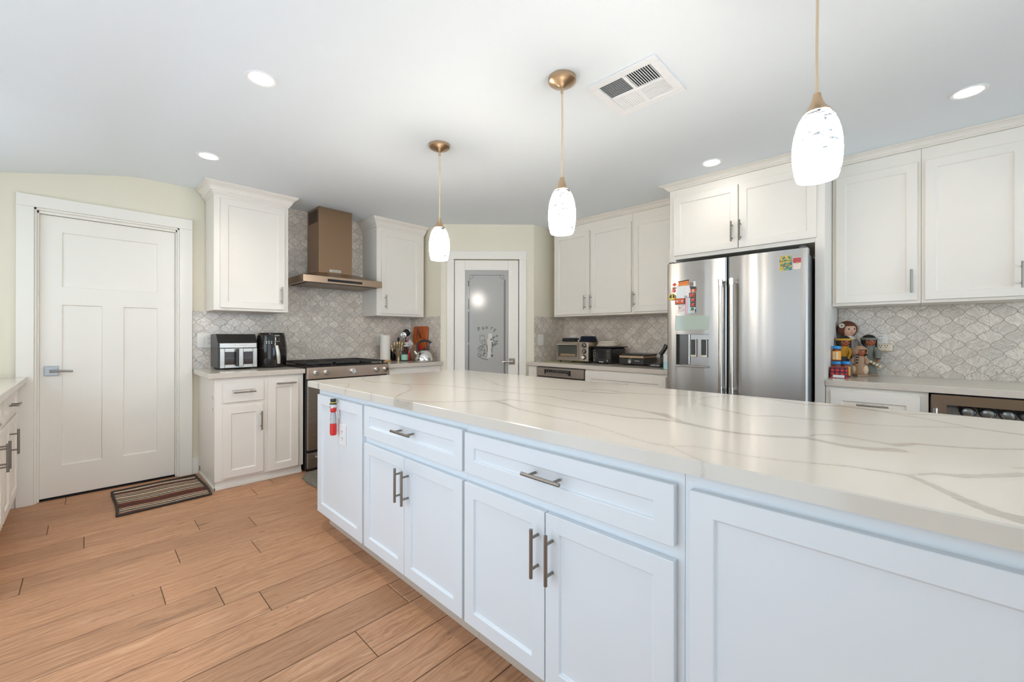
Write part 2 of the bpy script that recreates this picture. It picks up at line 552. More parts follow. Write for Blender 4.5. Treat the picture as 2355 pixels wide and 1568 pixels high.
# ------------------------------------------------------------------ mesh building
class MB:
    def __init__(self, M4=None):
        self.v, self.f, self.mi, self.cur, self.M4 = [], [], [], 0, M4

    def add(self, vs, fs):
        o = len(self.v)
        if self.M4 is not None:
            vs = [tuple(self.M4 @ Vector(p)) for p in vs]
        self.v += [tuple(p) for p in vs]
        self.f += [tuple(i + o for i in f) for f in fs]
        self.mi += [self.cur] * len(fs)
        return self

    def hexa(self, p):
        return self.add(p, [(0, 1, 2, 3), (4, 7, 6, 5), (0, 4, 5, 1), (1, 5, 6, 2), (2, 6, 7, 3), (3, 7, 4, 0)])

    def box(self, x0, x1, y0, y1, z0, z1):
        return self.hexa([(x0, y0, z0), (x0, y1, z0), (x1, y1, z0), (x1, y0, z0), (x0, y0, z1), (x0, y1, z1), (x1, y1, z1), (x1, y0, z1)])

    def fbox(self, F, u0, u1, w0, w1, d0, d1):
        return self.hexa([F(u0, w0, d0), F(u1, w0, d0), F(u1, w1, d0), F(u0, w1, d0), F(u0, w0, d1), F(u1, w0, d1), F(u1, w1, d1), F(u0, w1, d1)])

    def tube(self, pts, r, n=10, caps=True):
        pts = [Vector(p) for p in pts]
        rs = r if isinstance(r, (list, tuple)) else [r] * len(pts)
        vs, fs = [], []
        ref = None
        for i, p in enumerate(pts):
            t = (pts[min(i + 1, len(pts) - 1)] - pts[max(i - 1, 0)])
            t = t.normalized() if t.length > 1e-9 else Vector((0, 0, 1))
            if ref is None:
                ref = Vector((0, 0, 1)) if abs(t.z) < 0.9 else Vector((1, 0, 0))
            a = (ref - t * ref.dot(t)).normalized()
            ref = a
            b = t.cross(a)
            for j in range(n):
                q = 2 * PI * j / n
                vs.append(p + a * math.cos(q) * rs[i] + b * math.sin(q) * rs[i])
        for i in range(len(pts) - 1):
            for j in range(n):
                k = (j + 1) % n
                fs.append((i * n + j, i * n + k, (i + 1) * n + k, (i + 1) * n + j))
        if caps:
            fs.append(tuple(range(n - 1, -1, -1)))
            fs.append(tuple((len(pts) - 1) * n + j for j in range(n)))
        return self.add(vs, fs)

    def lathe(self, c, prof, n=28, sx=1.0, sy=1.0, cap0=True, cap1=True):
        vs, fs = [], []
        for r, z in prof:
            for j in range(n):
                q = 2 * PI * j / n
                vs.append((c[0] + r * sx * math.cos(q), c[1] + r * sy * math.sin(q), c[2] + z))
        for i in range(len(prof) - 1):
            for j in range(n):
                k = (j + 1) % n
                fs.append((i * n + j, i * n + k, (i + 1) * n + k, (i + 1) * n + j))
        if cap0:
            fs.append(tuple(range(n - 1, -1, -1)))
        if cap1:
            fs.append(tuple((len(prof) - 1) * n + j for j in range(n)))
        return self.add(vs, fs)

    def ball(self, c, rx, ry=None, rz=None, n=14, m=9):
        ry = rx if ry is None else ry
        rz = rx if rz is None else rz
        prof = [(max(0.02, math.sin(PI * i / m)), -math.cos(PI * i / m)) for i in range(m + 1)]
        vs, fs = [], []
        for r, z in prof:
            for j in range(n):
                q = 2 * PI * j / n
                vs.append((c[0] + rx * r * math.cos(q), c[1] + ry * r * math.sin(q), c[2] + rz * z))
        for i in range(m):
            for j in range(n):
                k = (j + 1) % n
                fs.append((i * n + j, i * n + k, (i + 1) * n + k, (i + 1) * n + j))
        fs.append(tuple(range(n - 1, -1, -1)))
        fs.append(tuple(m * n + j for j in range(n)))
        return self.add(vs, fs)

    def prism(self, pts, vec):
        n = len(pts)
        a = [Vector(p) for p in pts]
        b = [p + Vector(vec) for p in a]
        return self.add(a + b, [tuple(range(n))] + [tuple(range(2 * n - 1, n - 1, -1))] + [(i, (i + 1) % n, (i + 1) % n + n, i + n) for i in range(n)])

    def build(self, name, mats, parent=None, smooth=True, bevel=0.0, segs=1, org=None, angle=38):
        me = bpy.data.meshes.new(name)
        if parent is not None:
            org = Vector(parent['W'])
        elif org is None:
            xs = np.array(self.v)
            lo, hi = xs.min(0), xs.max(0)
            org = Vector(((lo[0] + hi[0]) / 2, (lo[1] + hi[1]) / 2, lo[2]))
        org = Vector(org)
        me.from_pydata([Vector(p) - org for p in self.v], [], self.f)
        mats = mats if isinstance(mats, (list, tuple)) else [mats]
        for m in mats:
            me.materials.append(m)
        me.polygons.foreach_set('material_index', self.mi)
        bm = bmesh.new()
        bm.from_mesh(me)
        bmesh.ops.recalc_face_normals(bm, faces=bm.faces)
        bm.to_mesh(me)
        bm.free()
        if smooth:
            me.polygons.foreach_set('use_smooth', [True] * len(me.polygons))
            me.set_sharp_from_angle(angle=R(angle))
        o = bpy.data.objects.new(name, me)
        COL.objects.link(o)
        if parent is not None:
            o.parent = parent
        else:
            o.location = org
        o['W'] = list(org)
        if bevel:
            bv = o.modifiers.new('bevel', 'BEVEL')
            bv.width = bevel
            bv.segments = segs
            bv.limit_method = 'ANGLE'
            bv.angle_limit = R(50)
            bv.harden_normals = True
        return o


def thing(name, label, cat, loc, group=None):
    o = bpy.data.objects.new(name, None)
    o.empty_display_size = 0.05
    COL.objects.link(o)
    o.location = loc
    o['W'] = list(loc)
    return tag(o, label, cat, group)


def tag(o, label, cat, group=None):
    o['label'] = label
    o['category'] = cat
    if group:
        o['group'] = group
    return o


def struct(o):
    o['kind'] = 'structure'
    return o


def sub(o, label):
    o['label'] = label
    return o


# wall frames: (u along, w up, d out of the face) -> world
def FR(y):
    return lambda u, w, d: (u, y - d, w)


def FE(x):
    return lambda u, w, d: (x - d, u, w)


def FL(x):
    return lambda u, w, d: (x + d, u, w)


S2 = math.sqrt(0.5)
CLx, CLy = 2.766, 3.786      # left corner of the diagonal pantry wall


def FD(u, w, d):
    return (CLx + u * S2 - d * S2, CLy - u * S2 - d * S2, w)


def shaker(name, F, u0, u1, w0, w1, th, m, parent, rail=0.052, rec=0.009, insets=None):
    """Slab with one or more recessed flat panels (ring faces, small sloped lip)."""
    if insets is None:
        insets = [(u0 + rail, u1 - rail, w0 + rail, w1 - rail)]
    us = sorted({u0, u1} | {a for i in insets for a in i[:2]})
    ws = sorted({w0, w1} | {a for i in insets for a in i[2:]})
    mb = MB()
    lip = 0.004

    def inside(a, b, c, d):
        return any(i[0] - 1e-6 <= a and b <= i[1] + 1e-6 and i[2] - 1e-6 <= c and d <= i[3] + 1e-6 for i in insets)
    for a, b in zip(us, us[1:]):
        for c, d in zip(ws, ws[1:]):
            if not inside(a, b, c, d):
                mb.add([F(a, c, th), F(b, c, th), F(b, d, th), F(a, d, th)], [(0, 1, 2, 3)])
    for a, b, c, d in insets:
        o = [F(a, c, th), F(b, c, th), F(b, d, th), F(a, d, th)]
        i = [F(a + lip, c + lip, th - rec), F(b - lip, c + lip, th - rec), F(b - lip, d - lip, th - rec), F(a + lip, d - lip, th - rec)]
        mb.add(o + i, [(0, 1, 5, 4), (1, 2, 6, 5), (2, 3, 7, 6), (3, 0, 4, 7), (4, 5, 6, 7)])
    n = 0
    rim = [(u, w0) for u in us] + [(u1, w) for w in ws[1:]] + [(u, w1) for u in us[::-1][1:]] + [(u0, w) for w in ws[::-1][1:-1]]
    k = len(rim)
    mb.add([F(a, b, th) for a, b in rim] + [F(a, b, 0) for a, b in rim], [(i, (i + 1) % k, (i + 1) % k + k, i + k) for i in range(k)] + [tuple(range(2 * k - 1, k - 1, -1))])
    me_o = mb.build(name, m, parent, smooth=False)
    bm = bmesh.new()
    bm.from_mesh(me_o.data)
    bmesh.ops.remove_doubles(bm, verts=bm.verts, dist=1e-5)
    bmesh.ops.recalc_face_normals(bm, faces=bm.faces)
    bm.to_mesh(me_o.data)
    bm.free()
    bv = me_o.modifiers.new('bevel', 'BEVEL')
    bv.width, bv.segments, bv.limit_method, bv.angle_limit = 0.0016, 1, 'ANGLE', R(35)
    return me_o


def pull(F, u, w, th, parent, vert=True, L=0.15, r=0.0058, off=0.034, sp=0.048):
    mb = MB()
    if vert:
        mb.tube([F(u, w - L / 2, th + off), F(u, w + L / 2, th + off)], r, 12)
        for s in (-sp, sp):
            mb.tube([F(u, w + s, th - 0.004), F(u, w + s, th + off)], 0.0046, 10)
    else:
        mb.tube([F(u - L / 2, w, th + off), F(u + L / 2, w, th + off)], r, 12)
        for s in (-sp, sp):
            mb.tube([F(u + s, w, th - 0.004), F(u + s, w, th + off)], 0.0046, 10)
    return mb.build('bar_pull', M['nickel'], parent)


def loft_crown(name, x0, x1, y0, y1, prof, dirs, m, parent=None):
    """Mitred crown: rectangle outlines stepped out by prof[i][0] on the sides named in dirs."""
    rings = []
    for off, z in prof:
        rings.append([(x0 - off * dirs[0], y0 - off * dirs[2], z), (x1 + off * dirs[1], y0 - off * dirs[2], z),
                      (x1 + off * dirs[1], y1 + off * dirs[3], z), (x0 - off * dirs[0], y1 + off * dirs[3], z)])
    mb = MB()
    vs = [p for r in rings for p in r]
    fs = [tuple(range(3, -1, -1)), tuple(range(len(vs) - 4, len(vs)))]
    for i in range(len(rings) - 1):
        for j in range(4):
            k = (j + 1) % 4
            fs.append((i * 4 + j, i * 4 + k, (i + 1) * 4 + k, (i + 1) * 4 + j))
    mb.add(vs, fs)
    return mb.build(name, m, parent, smooth=False)


def crown_prof(z0, z1, out=0.068):
    h = z1 - z0
    P = [(0.0, 0.0), (0.009, 0.0), (0.009, 0.13), (0.016, 0.14), (0.016, 0.27), (0.024, 0.28), (0.025, 0.36), (0.029, 0.47),
         (0.036, 0.60), (0.046, 0.70), (0.053, 0.74), (0.053, 0.80), (0.061, 0.805), (0.061, 0.88), (0.068, 0.885), (0.068, 1.0)]
    return [(a * out / 0.068, z0 + b * h) for a, b in P]


def text(name, body, F, u, w, d, size, m, parent, sgn=1, align='CENTER', rot=0.0, ext=0.0006, sx=1.0):
    cu = bpy.data.curves.new('t', 'FONT')
    cu.body = body
    cu.size = size
    cu.align_x = align
    cu.align_y = 'CENTER'
    cu.extrude = ext
    cu.resolution_u = 3
    ob = bpy.data.objects.new('t', cu)
    COL.objects.link(ob)
    dg = bpy.context.evaluated_depsgraph_get()
    dg.update()
    me = bpy.data.meshes.new_from_object(ob.evaluated_get(dg))
    bpy.data.objects.remove(ob)
    cr, sr = math.cos(rot), math.sin(rot)
    mb = MB()
    vs = []
    for v in me.vertices:
        x, y = v.co.x * sx, v.co.y
        vs.append(F(u + sgn * (x * cr - y * sr), w + x * sr + y * cr, d + v.co.z))
    mb.add(vs, [tuple(p.vertices) for p in me.polygons])
    bpy.data.meshes.remove(me)
    return mb.build(name, m, parent, smooth=False)


# ------------------------------------------------------------------ the setting
X0, Y0 = -0.95, -4.0         # left wall, wall behind the camera


def make_floor():
    pitch, top = 0.188, 3.472
    fixed = {0: [-0.009], 1: [0.48], 2: [-0.213, 0.735], 3: [0.34], 4: [0.66], 5: [0.243], 7: [0.555], 10: [0.747], -1: [0.884], 8: [1.30]}
    rng = random.Random(11)
    vs, fs, uvs, pl = [], [], [], []
    gap = 0.0014
    for r in range(-5, 41):
        ya, yb = top - pitch * (r + 1), top - pitch * r
        ya, yb = max(ya, Y0), min(yb, YW + 0.05)
        if yb - ya < 0.01:
            continue
        js = list(fixed.get(r, []))
        if not js:
            js = [rng.uniform(-0.6, 0.5) if r < 12 else rng.uniform(-1, 0)]
        if r in (6, 9):
            js = [-0.75]
        x = max(js)
        while x < XW:
            x += rng.uniform(1.15, 1.9)
            js.append(x)
        x = min(js)
        while x > X0:
            x -= rng.uniform(1.15, 1.9)
            js.append(x)
        js = sorted(js)
        for a, b in zip(js, js[1:]):
            a2, b2 = max(a, X0), min(b, XW)
            if b2 - a2 < 0.02:
                continue
            k = len(vs)
            xa, xb, y0, y1 = a2 + gap, b2 - gap, ya + gap, yb - gap
            e, dz = 0.0022, 0.0016
            vs += [(xa + e, y0 + e, 0), (xb - e, y0 + e, 0), (xb - e, y1 - e, 0), (xa + e, y1 - e, 0),
                   (xa, y0, -dz), (xb, y0, -dz), (xb, y1, -dz), (xa, y1, -dz)]
            q = [(0, 1, 2, 3), (0, 4, 5, 1), (1, 5, 6, 2), (2, 6, 7, 3), (3, 7, 4, 0)]
            rv, ou, ov = rng.random(), rng.uniform(0, 40), rng.uniform(0, 40)
            for f in q:
                fs.append(tuple(i + k for i in f))
                pl.append(rv)
                uvs += [(vs[i + k][0] + ou, vs[i + k][1] + ov) for i in f]
    # dark bed under the joints
    k = len(vs)
    vs += [(X0, Y0, -0.003), (XW, Y0, -0.003), (XW, YW + 0.05, -0.003), (X0, YW + 0.05, -0.003), (X0, Y0, -0.08), (XW, Y0, -0.08), (XW, YW + 0.05, -0.08), (X0, YW + 0.05, -0.08)]
    bed = [(0, 1, 2, 3), (4, 7, 6, 5), (0, 4, 5, 1), (1, 5, 6, 2), (2, 6, 7, 3), (3, 7, 4, 0)]
    nb = len(bed)
    for f in bed:
        fs.append(tuple(i + k for i in f))
        pl.append(0)
        uvs += [(0, 0)] * 4
    me = bpy.data.meshes.new('floor')
    me.from_pydata(vs, [], fs)
    me.materials.append(M['floor'])
    me.materials.append(M['dark_joint'])
    mi = [0] * (len(fs) - nb) + [1] * nb
    me.polygons.foreach_set('material_index', mi)
    ul = me.uv_layers.new(name='UVMap')
    ul.data.foreach_set('uv', [c for p in uvs for c in p])
    at = me.attributes.new('plank', 'FLOAT', 'FACE')
    at.data.foreach_set('value', pl)
    o = bpy.data.objects.new('floor', me)
    COL.objects.link(o)
    return struct(o)


M['dark_joint'] = mat('floor_joint', (0.10, 0.055, 0.03), 0.8)
make_floor()

# ceiling: flat over the kitchen, sloping down towards the left wall
KX, SL = 0.251, 0.2395
zl = CEIL - (KX - X0) * SL
mb = MB()
mb.prism([(X0 - 0.1, Y0 - 0.1, zl - 0.1 * SL), (KX - 0.10, Y0 - 0.1, CEIL - 0.10 * SL), (KX - 0.03, Y0 - 0.1, CEIL - 0.011), (KX + 0.05, Y0 - 0.1, CEIL - 0.001), (KX + 0.12, Y0 - 0.1, CEIL),
          (XW + 0.1, Y0 - 0.1, CEIL), (XW + 0.1, Y0 - 0.1, CEIL + 0.12), (X0 - 0.1, Y0 - 0.1, CEIL + 0.12)], (0, YW + 0.2 - Y0, 0))
struct(mb.build('ceiling', M['ceil'], org=(0, 0, 0), angle=60))

# range wall with the doorway
DX0, DX1, DZ = -0.254, 0.538, 2.071
mb = MB()
mb.box(X0, DX0, YW, YW + 0.12, 0, CEIL)
mb.box(DX1, XW, YW, YW + 0.12, 0, CEIL)
mb.box(DX0, DX1, YW, YW + 0.12, DZ, CEIL)
mb.box(X0, XW, YW + 0.12, YW + 0.16, -0.05, CEIL)  # unseen backing across the doorway, added to keep sky light out
struct(mb.build('wall_back', M['wall'], org=(0, 0, 0)))
mb = MB().box(XW, XW + 0.1, Y0, YW, 0, CEIL)
struct(mb.build('wall_right', M['wall'], org=(0, 0, 0)))
# pantry closet: left return, diagonal with door opening, right return
PS0, PS1, PZ = 0.146, 0.877, 2.038      # opening along the diagonal
PL = (3.504 - CLx) / S2
mb = MB()
mb.box(CLx, CLx + 0.10, CLy, YW, 0, CEIL)
struct(mb.build('wall_pantry_left', M['wall'], org=(0, 0, 0)))
mb = MB()
mb.fbox(FD, 0, PS0, 0, CEIL, -0.10, 0)
mb.fbox(FD, PS1, PL, 0, CEIL, -0.10, 0)
mb.fbox(FD, PS0, PS1, PZ, CEIL, -0.10, 0)
struct(mb.build('wall_pantry_front', M['wall'], org=(0, 0, 0)))
mb = MB().box(3.504, XW, 3.048, 3.148, 0, CEIL)
struct(mb.build('wall_pantry_right', M['wall'], org=(0, 0, 0)))
# left wall with glass door and added window openings, wall behind the camera with a patio door opening
mb = MB()
mb.box(X0 - 0.12, X0, Y0, 0.20, 0, CEIL)
mb.box(X0 - 0.12, X0, 0.20, 2.50, 2.09, CEIL)
mb.box(X0 - 0.12, X0, 2.50, 2.90, 0, CEIL)
mb.box(X0 - 0.12, X0, 2.90, 3.90, 0, 1.04)
mb.box(X0 - 0.12, X0, 2.90, 3.90, 2.00, CEIL)
mb.box(X0 - 0.12, X0, 3.90, YW, 0, CEIL)
struct(mb.build('wall_left', M['wall'], org=(0, 0, 0)))
mb = MB()
mb.box(X0, -0.5, Y0 - 0.12, Y0, 0, CEIL)
mb.box(3.2, XW, Y0 - 0.12, Y0, 0, CEIL)
mb.box(-0.5, 3.2, Y0 - 0.12, Y0, 2.25, CEIL)
struct(mb.build('wall_front', M['wall'], org=(0, 0, 0)))
mb = MB()
for a, b, c, d in [(2.90, 3.90, 1.04, 1.08), (2.90, 3.90, 1.96, 2.0), (2.90, 2.94, 1.08, 1.96), (3.86, 3.90, 1.08, 1.96)]:
    mb.box(X0 - 0.08, X0 - 0.03, a, b, c, d)
w1 = struct(mb.build('added_window_1', M['white'], org=(0, 0, 0)))  # frame of the unseen window added for extra light from the left
mb = MB()
for a, b, c, d in [(-0.5, 3.2, 0, 0.06), (-0.5, 3.2, 2.19, 2.25), (-0.5, -0.44, 0.06, 2.19), (3.14, 3.2, 0.06, 2.19), (1.31, 1.39, 0.06, 2.19)]:
    mb.box(a, b, Y0 - 0.08, Y0 - 0.03, c, d)
for a, b, c, d in [(0.20, 2.50, 0, 0.06), (0.20, 2.50, 2.03, 2.09), (0.20, 0.27, 0.06, 2.03), (2.43, 2.50, 0.06, 2.03), (1.31, 1.39, 0.06, 2.03)]:
    mb.box(X0 - 0.08, X0 - 0.03, a, b, c, d)
struct(mb.build('window_2', M['white'], org=(0, 0, 0)))

# ---- door 1: white three-panel craftsman door
D1 = FR(4.428)
d1 = thing('door_1', '', 'door', (0.14, 4.43, 0))
for kk in ('label', 'category'):
    del d1[kk]
struct(d1)
shaker('slab', FR(4.472), -0.232, 0.515, 0.014, 2.037, 0.042, M['trim'], d1, rec=0.010,
       insets=[(-0.124, 0.403, 1.528, 1.924), (-0.124, 0.084, 0.234, 1.401), (0.201, 0.404, 0.234, 1.400)])
mb = MB().box(-0.24, 0.53, 4.44, 4.51, -0.002, 0.008)
mb.build('under_door_shade', M['dark'], d1)  # dark strip standing in for the shaded gap under the door
hd = MB()
hd.fbox(D1, -0.209, -0.141, 0.888, 0.956, -0.003, 0.009)
lev = hd.build('escutcheon', M['satin'], d1, bevel=0.002)
mb = MB()
mb.tube([D1(-0.175, 0.922, 0.0), D1(-0.175, 0.922, 0.045)], 0.011, 14)
mb.tube([D1(-0.182, 0.922, 0.048), D1(-0.13, 0.922, 0.050), D1(-0.068, 0.918, 0.046)], [0.009, 0.008, 0.0075], 12)
mb.build('lever_handle', M['satin'], lev)
t1 = MB()
t1.fbox(FR(YW), -0.336, DX0, 0, 2.071, 0, 0.03)
t1.fbox(FR(YW), DX1, 0.624, 0, 2.071, 0, 0.03)
t1.fbox(FR(YW), -0.336, 0.624, 2.071, 2.154, 0, 0.03)
struct(t1.build('trim_1', M['trim'], bevel=0.002, org=(0, 0, 0), smooth=False))
j = MB()
j.box(DX0, DX0 + 0.012, 4.385, 4.475, 0, DZ)
j.box(DX1 - 0.012, DX1, 4.385, 4.475, 0, DZ)
j.box(DX0, DX1, 4.385, 4.475, DZ - 0.014, DZ)
j.box(DX0 + 0.012, DX0 + 0.022, 4.408, 4.43, 0, DZ - 0.014)
j.box(DX1 - 0.022, DX1 - 0.012, 4.408, 4.43, 0, DZ - 0.014)
j.box(DX0 + 0.012, DX1 - 0.012, 4.408, 4.43, DZ - 0.032, DZ - 0.014)
struct(j.build('trim_2', M['trim'], bevel=0.0015, org=(0, 0, 0), smooth=False))
struct(MB().box(0.625, 0.671, 4.384, YW, 0, 0.135).build('baseboard_back', M['trim'], org=(0, 0, 0), smooth=False))
struct(MB().box(-0.50, -0.337, 4.384, YW, 0, 0.10).build('baseboard_left', M['trim'], org=(0, 0, 0), smooth=False))

# ---- door 2: pantry door with etched frosted glass
d2 = thing('door_2', '', 'door', FD(0.51, 0, 0))
for kk in ('label', 'category'):
    del d2[kk]
struct(d2)
mb = MB()
g = (0.269, 0.757, 0.25, 1.918)
a, b = 0.151, 0.871
mb.fbox(FD, a, g[0], 0.012, 2.031, -0.050, -0.008)
mb.fbox(FD, g[1], b, 0.012, 2.031, -0.050, -0.008)
mb.fbox(FD, g[0], g[1], 0.012, g[2], -0.050, -0.008)
mb.fbox(FD, g[0], g[1], g[3], 2.031, -0.050, -0.008)
mb.build('door_frame', M['trim'], d2, bevel=0.0025, smooth=False)
pane = MB().fbox(FD, g[0], g[1], g[2], g[3], -0.034, -0.024).build('frosted_pane', M['frost'], d2)
etch = mat('etched_line_clear', (0.10, 0.092, 0.085), 0.12)
mb = MB()
gd = -0.0236
for (u0, u1, w0, w1) in [(0.303, 0.312, 0.3, 1.08), (0.303, 0.312, 1.10, 1.45), (0.303, 0.312, 1.48, 1.60), (0.318, 0.321, 0.3, 1.76), (0.713, 0.722, 0.3, 1.815), (0.704, 0.707, 0.3, 1.80),
                         (0.303, 0.312, 1.74, 1.80), (0.325, 0.70, 1.862, 1.866), (0.318, 0.321, 1.78, 1.866), (0.704, 0.707, 1.82, 1.866)]:
    mb.fbox(FD, u0, u1, w0, w1, gd, gd + 0.0006)
for cu_, sg in ((0.319, 1), (0.706, -1)):
    arc = [FD(cu_ + sg * 0.045 * math.cos(t), 1.865 - 0.045 * math.sin(t), gd) for t in [i * PI / 12 for i in range(7)]]
    mb.tube(arc, 0.0016, 6)
mb.build('etched_border', etch, pane)
for ch, u, w, rt_ in [('P', 0.425, 1.252, 0.38), ('a', 0.470, 1.269, 0.20), ('n', 0.512, 1.274, 0.04), ('r', 0.570, 1.268, -0.22), ('y', 0.606, 1.250, -0.38)]:
    text('etched_letter', ch, FD, u, w, gd, 0.066, etch, pane, rot=rt_)
# etched still life: jar, tall bottle, leaves and fruit
mb = MB()


def eline(pts, r=0.0016):
    mb.tube([FD(u, w, gd) for u, w in pts], r, 5)


def ering(cu, cw, ru, rw, a0=0, a1=2 * PI, r=0.0016, n=16):
    eline([(cu + ru * math.cos(a0 + (a1 - a0) * i / n), cw + rw * math.sin(a0 + (a1 - a0) * i / n)) for i in range(n + 1)], r)


eline([(0.437, 1.11), (0.437, 1.165), (0.432, 1.175), (0.492, 1.178), (0.488, 1.165), (0.488, 1.12)])
eline([(0.432, 1.186), (0.492, 1.189)])
ering(0.478, 1.105, 0.030, 0.028)
ering(0.478, 1.105, 0.017, 0.015)
rr = random.Random(3)
for i in range(16):
    ca, cb = rr.uniform(0.415, 0.50), rr.uniform(0.965, 1.085)
    an = rr.uniform(0, 2 * PI)
    L = rr.uniform(0.012, 0.026)
    eline([(ca, cb), (ca + L * 0.6 * math.cos(an) - 0.006 * math.sin(an), cb + L * 0.6 * math.sin(an) + 0.006 * math.cos(an)), (ca + L * math.cos(an), cb + L * math.sin(an))], 0.0022)
for cx_, cy_, rr_ in [(0.455, 0.985, 0.036), (0.50, 0.962, 0.022), (0.425, 1.03, 0.016), (0.448, 1.045, 0.014), (0.475, 1.035, 0.018), (0.43, 0.96, 0.02)]:
    ering(cx_, cy_, rr_, rr_ * 0.9)
for i in range(18):
    ca = 0.575 + rr.uniform(-0.018, 0.065)
    cb = 1.12 + rr.uniform(-0.06, 0.035) + (ca - 0.57) * 0.4
    ering(ca, cb, 0.007, 0.007, n=8, r=0.0024)
eline([(0.575, 1.10), (0.585, 1.06), (0.568, 1.02), (0.575, 0.99)], 0.003)
eline([(0.42, 0.95), (0.455, 0.925), (0.50, 0.912), (0.525, 0.908)], 0.0028)
eline([(0.512, 1.075), (0.52, 1.03), (0.515, 0.99)], 0.0035)
ering(0.572, 0.955, 0.009, 0.010, r=0.004)
mb.build('etched_still_life', etch, pane)
bottle_e = mat('etched_light_frost', (0.62, 0.58, 0.53), 0.5)
MB().prism([FD(u, w, gd) for u, w in [(0.518, 0.925), (0.560, 0.935), (0.560, 1.08), (0.585, 1.12), (0.575, 1.15), (0.570, 1.205), (0.532, 1.205), (0.528, 1.15), (0.515, 1.12), (0.525, 1.08)]], [0.0004 * -S2, 0.0004 * -S2, 0]).build('etched_bottle', bottle_e, pane)
mb = MB().fbox(FD, 0.764, 0.832, 0.857, 0.925, -0.010, -0.001)
es = mb.build('escutcheon', M['steel_d'], d2, bevel=0.002)
mb = MB()
mb.tube([FD(0.798, 0.891, -0.004), FD(0.798, 0.891, 0.044)], 0.010, 12)
mb.tube([FD(0.806, 0.891, 0.046), FD(0.74, 0.891, 0.048), FD(0.692, 0.889, 0.044)], [0.009, 0.0085, 0.0075], 12)
mb.build('lever_handle', M['chrome'], es)
for hz in (1.81, 1.052, 0.28):
    mb = MB()
    mb.tube([FD(0.1455, hz - 0.048, -0.004), FD(0.1455, hz + 0.048, -0.004)], 0.0065, 10)
    mb.build('hinge', M['hinge'], d2)
MB().fbox(FD, 0.8705, 0.8755, 0.868, 0.918, -0.03, -0.0085).build('strike_plate', M['hinge'], d2)
mb = MB()
for u0, u1, w0, w1 in [(0.068, PS0, 0, PZ), (PS1, 0.958, 0, PZ), (0.068, 0.958, PZ, 2.128)]:
    mb.fbox(FD, u0, u1, w0, w1, 0, 0.018)
struct(mb.build('trim_3', M['trim'], bevel=0.002, org=(0, 0, 0), smooth=False))

# ---- tile splashbacks
def splash(name, label, m, boxes):
    mb = MB()
    for bx in boxes:
        mb.box(*bx)
    return tag(mb.build(name, m, org=(0, 0, 0)), label, 'backsplash')


splash('tile_backsplash', 'arabesque marble tile backsplash behind the range and hood, rising to the ceiling', M['tile_x'],
       [(0.629, 1.275, YW - 0.008, YW - 0.0005, CT, 1.388), (1.275, 2.141, YW - 0.008, YW - 0.0005, CT - 0.05, CEIL - 0.001), (2.141, 2.757, YW - 0.008, YW - 0.0005, CT, 1.396)])
splash('tile_backsplash', 'marble tile on the short return wall behind the orange cutting board and kettle', M['tile_y'],
       [(CLx - 0.008, CLx - 0.0005, 3.79, 4.391, CT, 1.398)])
splash('tile_backsplash', 'pale marble tile backsplash behind the toaster oven and black toaster', M['tile_y'], [(XW - 0.008, XW - 0.0005, 1.43, 3.047, CT, 1.394)])
splash('tile_backsplash', 'brownish marble tile on the return wall right of the pantry door, around the rocker switch', M['tile_x'], [(3.506, 4.051, 3.040, 3.0475, CT, 1.400)])
splash('tile_backsplash', 'marble tile backsplash behind the dolls and the outlet adapter', M['tile_y'], [(XW - 0.008, XW - 0.0005, -1.2, 0.40, CT, 1.393)])

# ------------------------------------------------------------------ wall cabinets
CAB = M['cab']


def upper(name, label, F, u0, u1, w0, w1, depth, doors, m=CAB, group=None, th=0.02, crown=None):
    """doors: (u0,u1,w0,w1,pull_u,pull_w)"""
    c = F((u0 + u1) / 2, w0, -depth / 2)
    t = thing(name, label, 'cabinet', c, group)
    MB().fbox(F, u0, u1, w0, w1, -depth, 0).build('carcass', m, t, bevel=0.0015, smooth=False)
    for (a, b, c0, c1, pu, pw) in doors:
        d = shaker('door', F, a, b, c0, c1, th, m, t)
        if pu is not None:
            pull(F, pu, pw, th, d)
    return t


UF = FR(4.07)
DEP = YW - 4.07 - 0.0105
t = upper('wall_cabinet', 'tall white wall cabinet between the white door and the range hood', UF, 0.718, 1.276, 1.387, 2.36, DEP, [(0.762, 1.242, 1.408, 2.308, 1.213, 1.535)])
loft_crown('crown_moulding', 0.718, 1.276, 4.07, YW - 0.0105, crown_prof(2.335, 2.4295), (1, 1, 1, 0), CAB, t)
t = upper('wall_cabinet', 'white wall cabinet right of the range hood, above the utensils and kettle', UF, 2.14, 2.728, 1.394, 2.36, DEP, [(2.187, 2.671, 1.418, 2.305, 2.229, 1.54)])
loft_crown('crown_moulding', 2.14, 2.728, 4.07, YW - 0.0105, crown_prof(2.335, 2.4295), (1, 0.45, 1, 0), CAB, t)

UE = FE(3.728)
DEE = XW - 3.728 - 0.0105
upper('wall_cabinet', 'white two-door wall cabinet above the toaster oven', UE, 1.957, 2.935, 1.395, 2.385, DEE,
      [(2.450, 2.905, 1.415, 2.303, 2.499, 1.537), (1.968, 2.432, 1.415, 2.303, 2.423, 1.537)])
upper('wall_cabinet', 'white single-door wall cabinet beside the refrigerator enclosure', UE, 1.45, 1.956, 1.395, 2.385, DEE, [(1.47, 1.945, 1.415, 2.303, 1.931, 1.536)])
tag(loft_crown('crown_moulding', 3.728, XW - 0.011, 1.516, 2.935, crown_prof(2.386, 2.4295, 0.066), (1, 0, 0, 0.6), CAB), 'white crown moulding above the wall cabinets left of the refrigerator', 'moulding')
upper('wall_cabinet', 'white wall cabinet right of the refrigerator, above the dolls', UE, -0.05, 0.403, 1.394, 2.385, DEE, [(-0.033, 0.380, 1.413, 2.298, -0.005, 1.534)])
